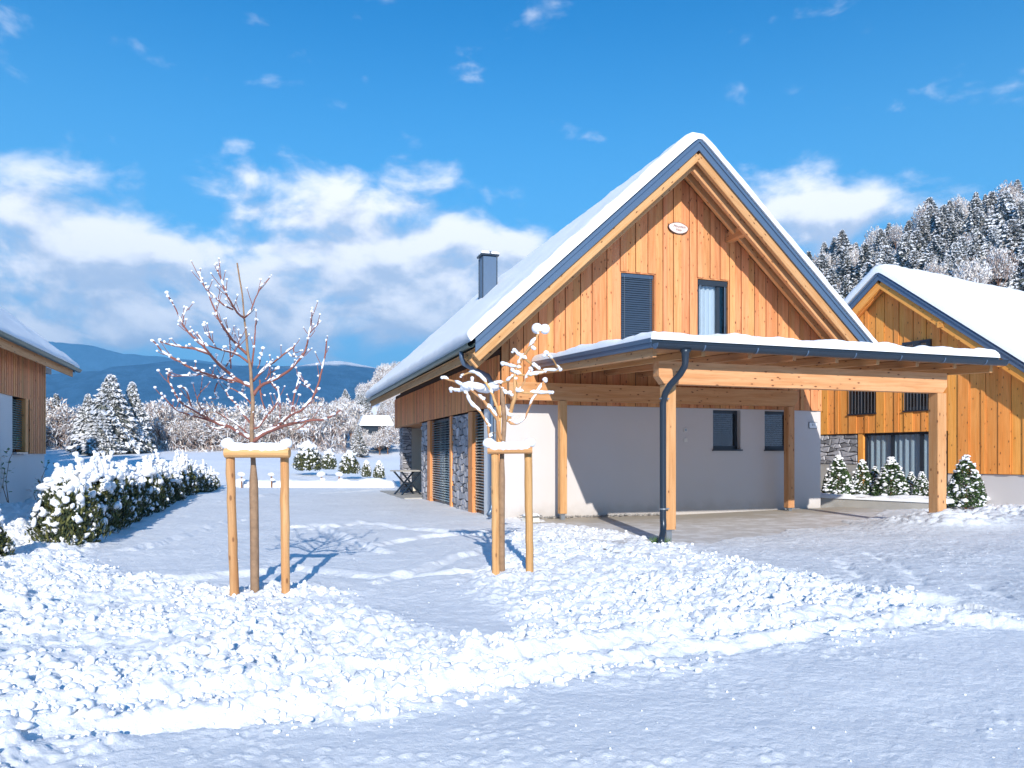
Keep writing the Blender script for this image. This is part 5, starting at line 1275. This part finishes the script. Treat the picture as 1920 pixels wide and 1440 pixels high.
# hillside forest behind the right house
def hz_zone(x, Y):
    px = 960+x/Y*FPX
    a = 'just right of the big chalet roof' if px < 1640 else ('above the ridge of the right hand roof' if px < 1790 else 'near the right picture edge')
    b = 'on the skyline' if Y > 205 else ('in the lowest rows' if Y < 160 else 'halfway up the hill')
    return b, a
rs = random.Random(77); placed = []; cnt = 0; tries = 0
while cnt < 290 and tries < 12000:
    tries += 1
    u = rs.uniform(.30, .86); Y = rs.uniform(128, 262)*(1-.12*u); x = u*Y; r = math.hypot(x, Y)
    px = 960+u*FPX
    if px > 1835 and 150 < r < 232 and rs.random() < .9: continue          # open snow slope
    if any((x-a)**2+(Y-b)**2 < 16 for a, b in placed): continue
    placed.append((x, Y)); cnt += 1; k = rs.random(); h = rs.uniform(7.5, 12.5)
    if k < .60: tree('pine_tree', CF[rs.randrange(6)], x, Y, h, rs.uniform(.9, 1.25), 'frosted forest conifer %s %s' % hz_zone(x, Y), 'tree', 'frosted conifers of the hillside forest')
    elif k < .72: tree('pine_tree', CFD[rs.randrange(3)], x, Y, h, rs.uniform(.9, 1.2), 'dark forest conifer %s %s' % hz_zone(x, Y), 'tree', 'dark conifers of the hillside forest')
    else: tree('bare_tree', FR[rs.randrange(4)], x, Y, h*.8, rs.uniform(.7, 1.0), 'leafless frosted tree %s %s' % hz_zone(x, Y), 'tree', 'leafless trees of the hillside forest')
for (px, Y, h, lab) in [(1885, 150, 13, 'big snow covered spruce at the right edge above the neighbouring roof'), (1790, 140, 9, 'round snow covered spruce just above the ridge of the right roof'), (1862, 142, 8, 'small spruce white with snow beside the open slope')]:
    x = (px-960)/FPX*Y; tree('snowy_spruce', CFS[px % 2], x, Y, h, 1.0, lab, 'tree', 'snow covered spruces on the slope')
# wooded slope left of the chalet roof
cnt = 0
placed = []
while cnt < 110:
    u = rs.uniform(-.255, -.09); Y = rs.uniform(95, 300); x = u*Y
    if any((x-a)**2+(Y-b)**2 < 9 for a, b in placed): continue
    if u < -.2 and Y > 190: continue
    placed.append((x, Y)); cnt += 1; h = rs.uniform(4, 7.5)*(1.1 if Y > 200 else .7)
    if rs.random() < .35: tree('pine_tree', CF[rs.randrange(6)], x, Y, h, rs.uniform(.9, 1.2), 'small frosted conifer on the slope left of the chalet roof, %s' % ('high up near its crest' if Y > 230 else 'low down near the hut' if Y < 150 else 'halfway up'), 'tree', 'conifers on the wooded slope behind the chalet')
    else: tree('bare_tree', FR[rs.randrange(4)], x, Y, h, rs.uniform(.8, 1.2), 'frosted leafless tree on the slope left of the chalet roof, %s' % ('high up near its crest' if Y > 230 else 'low down near the hut' if Y < 150 else 'halfway up'), 'tree', 'leafless trees on the wooded slope behind the chalet')
# belt of frosted trees along the field
def belt_zone(x, Y):
    px = 960+x/Y*FPX
    a = 'left of the tall spruces' if px < 150 else ('right of the tall spruces' if px < 380 else ('behind the staked tree' if px < 560 else 'between the staked tree and the chalet'))
    return a, 'front row' if Y < 92 else ('middle row' if Y < 102 else 'back row')
cnt = 0; placed = []
while cnt < 125:
    u = rs.uniform(-.70, -.20); Y = rs.uniform(84, 112)+30*max(0, -.45-u)*0; x = u*Y
    if any((x-a)**2+(Y-b)**2 < 3.2 for a, b in placed): continue
    placed.append((x, Y)); cnt += 1; h = rs.uniform(2.6, 5.6)
    k = rs.random()
    if k < .82: tree('bare_tree', FR[rs.randrange(4)], x, Y, h, rs.uniform(.9, 1.5), 'frosted leafless tree of the field belt %s, %s' % belt_zone(x, Y), 'tree', 'frosted trees of the field belt')
    else: tree('pine_tree', CF[rs.randrange(6)], x, Y, h*.9, rs.uniform(1, 1.4), 'low conifer in the field belt %s, %s' % belt_zone(x, Y), 'tree', 'conifers of the field belt')
sc_ = MB()
und = []
rng = np.random.RandomState(4); n = 26000
uu = rng.uniform(-.72, -.22, n); YYb = rng.uniform(82, 108, n); XXb = uu*YYb; zb = G(XXb, YYb)+rng.uniform(0, 1, n)**1.5*2.6
Cb = np.stack([XXb, YYb, zb], 1); Db = unit(rng.normal(size=(n, 3))*1.1+np.array([0, 0, 1])); Sb = unit(np.cross(Db, rng.normal(size=(n, 3))))
V, F = quads(Cb, Db, Sb, rng.uniform(.5, 1.1, n), rng.uniform(.05, .13, n)); q = rng.rand(n)
setp(link(bpy.data.objects.new('thicket', np_mesh('thicket', V, F, [M['frost'], M['frost_brown'], M['snow_far']], np.where(q < .5, 1, np.where(q < .72, 2, 0))))), kind='stuff', label='frosted undergrowth at the foot of the tree belt')
for (px, Y, h, wf, lab, pp) in [(208, 74, 7.9, 1.0, 'tall snow covered spruce standing before the belt left of the field', CFS[0]), (248, 77, 7.3, .8, 'snow covered spruce right behind the tallest one by the field', CFS[1]), (165, 76, 6.0, .8, 'shorter snow covered spruce left of the tallest one', CFS[1]), (105, 88, 6.5, 1.0, 'dark snowy tree just beside the left house corner', CFD[0]), (190, 71, 4.0, 1.1, 'low bushy spruce at the foot of the tallest one', CFS[0])]:
    tree('snowy_spruce', pp, (px-960)/FPX*Y, Y, h, wf, lab, 'tree', 'snow covered spruces by the field')
# round snowy bushes at the garden end
for (px, v, w, h, lab) in [(578, 880, 60, 58, 'largest round snowy bush at the end of the blue field'), (617, 878, 34, 40, 'smaller snowy bush right of the largest round one'), (655, 886, 44, 46, 'broad yellowish snowy bush left of the three small ones'),
                           (687, 892, 22, 34, 'middle small snowy shrub left of the chalet'), (711, 895, 26, 36, 'snowy shrub nearest to the chalet terrace')]:
    Y = 46.0 if px < 640 else 42.0; x = (px-960)/FPX*Y; hh = h*Y/FPX
    plant('snowy_bush', HM[px % 3][:2], ('foliage', 'snow_cover'), (x, Y, EYE-(v-HOR)/FPX*Y-.05), px, (w*Y/FPX/.95, w*Y/FPX/.95, hh/1.15), lab, 'bush', 'snowy bushes at the garden end')
# capped posts and low snow wall at the end of the driveway
pa, pb_ = Vector((-12.0, 35.0)), Vector((-5.3, 34.2))
w_ = snow_sheet('snow_bank', None, lambda p_, q_: ((pa.x+(pb_.x-pa.x)*p_/9.5+.0, pa.y+(pb_.y-pa.y)*p_/9.5+q_, Gf(pa.x, pa.y)-.02), (0, 0, 1)), (-1.5, 9.6), (-.5, .5), .34, r=.35, nP=60, nQ=8, lump=.5, freq=1.5, seed=4)
setp(w_, kind='structure', label='low snow bank across the end of the driveway')
for (px, lab) in [(405, 'leftmost thin snow capped garden post'), (453, 'thin garden post seen beside the stake'), (509, 'short garden post with a large snow cap'), (603, 'garden post capped with snow on the bank'), (636, 'rightmost of the capped garden posts')]:
    Y = 34.3; x = (px-960)/FPX*Y; z = Gf(x, Y)+.12
    r_ = empty('garden_post', (x, Y, z), label=lab, cat='post', group='snow capped garden posts')
    MB().tube([(0, 0, -.2), (0, 0, .42)], .035, 8).build('post', M['bark'], r_); MB().blob((0, 0, .46), .15, (1.2, 1, .75), px, .15, 2).blob((.05, 0, .22), .10, (1.2, 1, .7), px+1, .2, 1).build('snow_cap', M['snow'], r_, smooth=True)
# little snow roofed shed on the slope
for px, Y, h in ((690, 90, 2.4), (712, 91, 2.9), (727, 92, 3.4), (676, 92, 2.8)):
    tree('bare_tree', FR[px % 4], (px-960)/FPX*Y, Y, h, 1.2, 'low frosted tree in front of the small white roofed hut', 'tree', 'leafless trees on the wooded slope behind the chalet')
Y = 95.0; x = (703-960)/FPX*Y; z = EYE+(HOR-806)/FPX*Y
sh = empty('shed', (x, Y, z), .3, label='small hut with a thick white roof on the slope left of the chalet', cat='hut')
MB().box(-1.7, -1.2, -2.0, 1.7, 1.2, .6).build('wall', M['metal_dark'], sh); MB().prism_xz([(-2.1, .45), (2.1, .45), (2.1, .6), (1.6, 1.75), (-1.6, 1.75), (-2.1, .6)], -1.6, 1.6).build('snow_cover', M['snow'], sh)
# tall spruces left of the frame, behind the left house; their shade lies on the field
for i, (x, y, h) in enumerate([(-19.6, 22.6, 14), (-21.4, 24.6, 16), (-25.4, 29, 17), (-23.5, 26.5, 17), (-27.5, 31, 18), (-32, 37, 17), (-36.5, 43, 16), (-41.5, 49, 15), (-46.5, 55.5, 15), (-30.5, 35, 17), (-52, 62, 16), (-39, 45.5, 15), (-58, 69, 16), (-49.5, 59, 16), (-64, 76, 16), (-44, 52, 15)]):
    tree('tall_spruce', CF[i % 6], x, y, h, .72, 'tall spruce outside the left edge beyond the left house', 'tree', 'tall spruces beyond the left house')
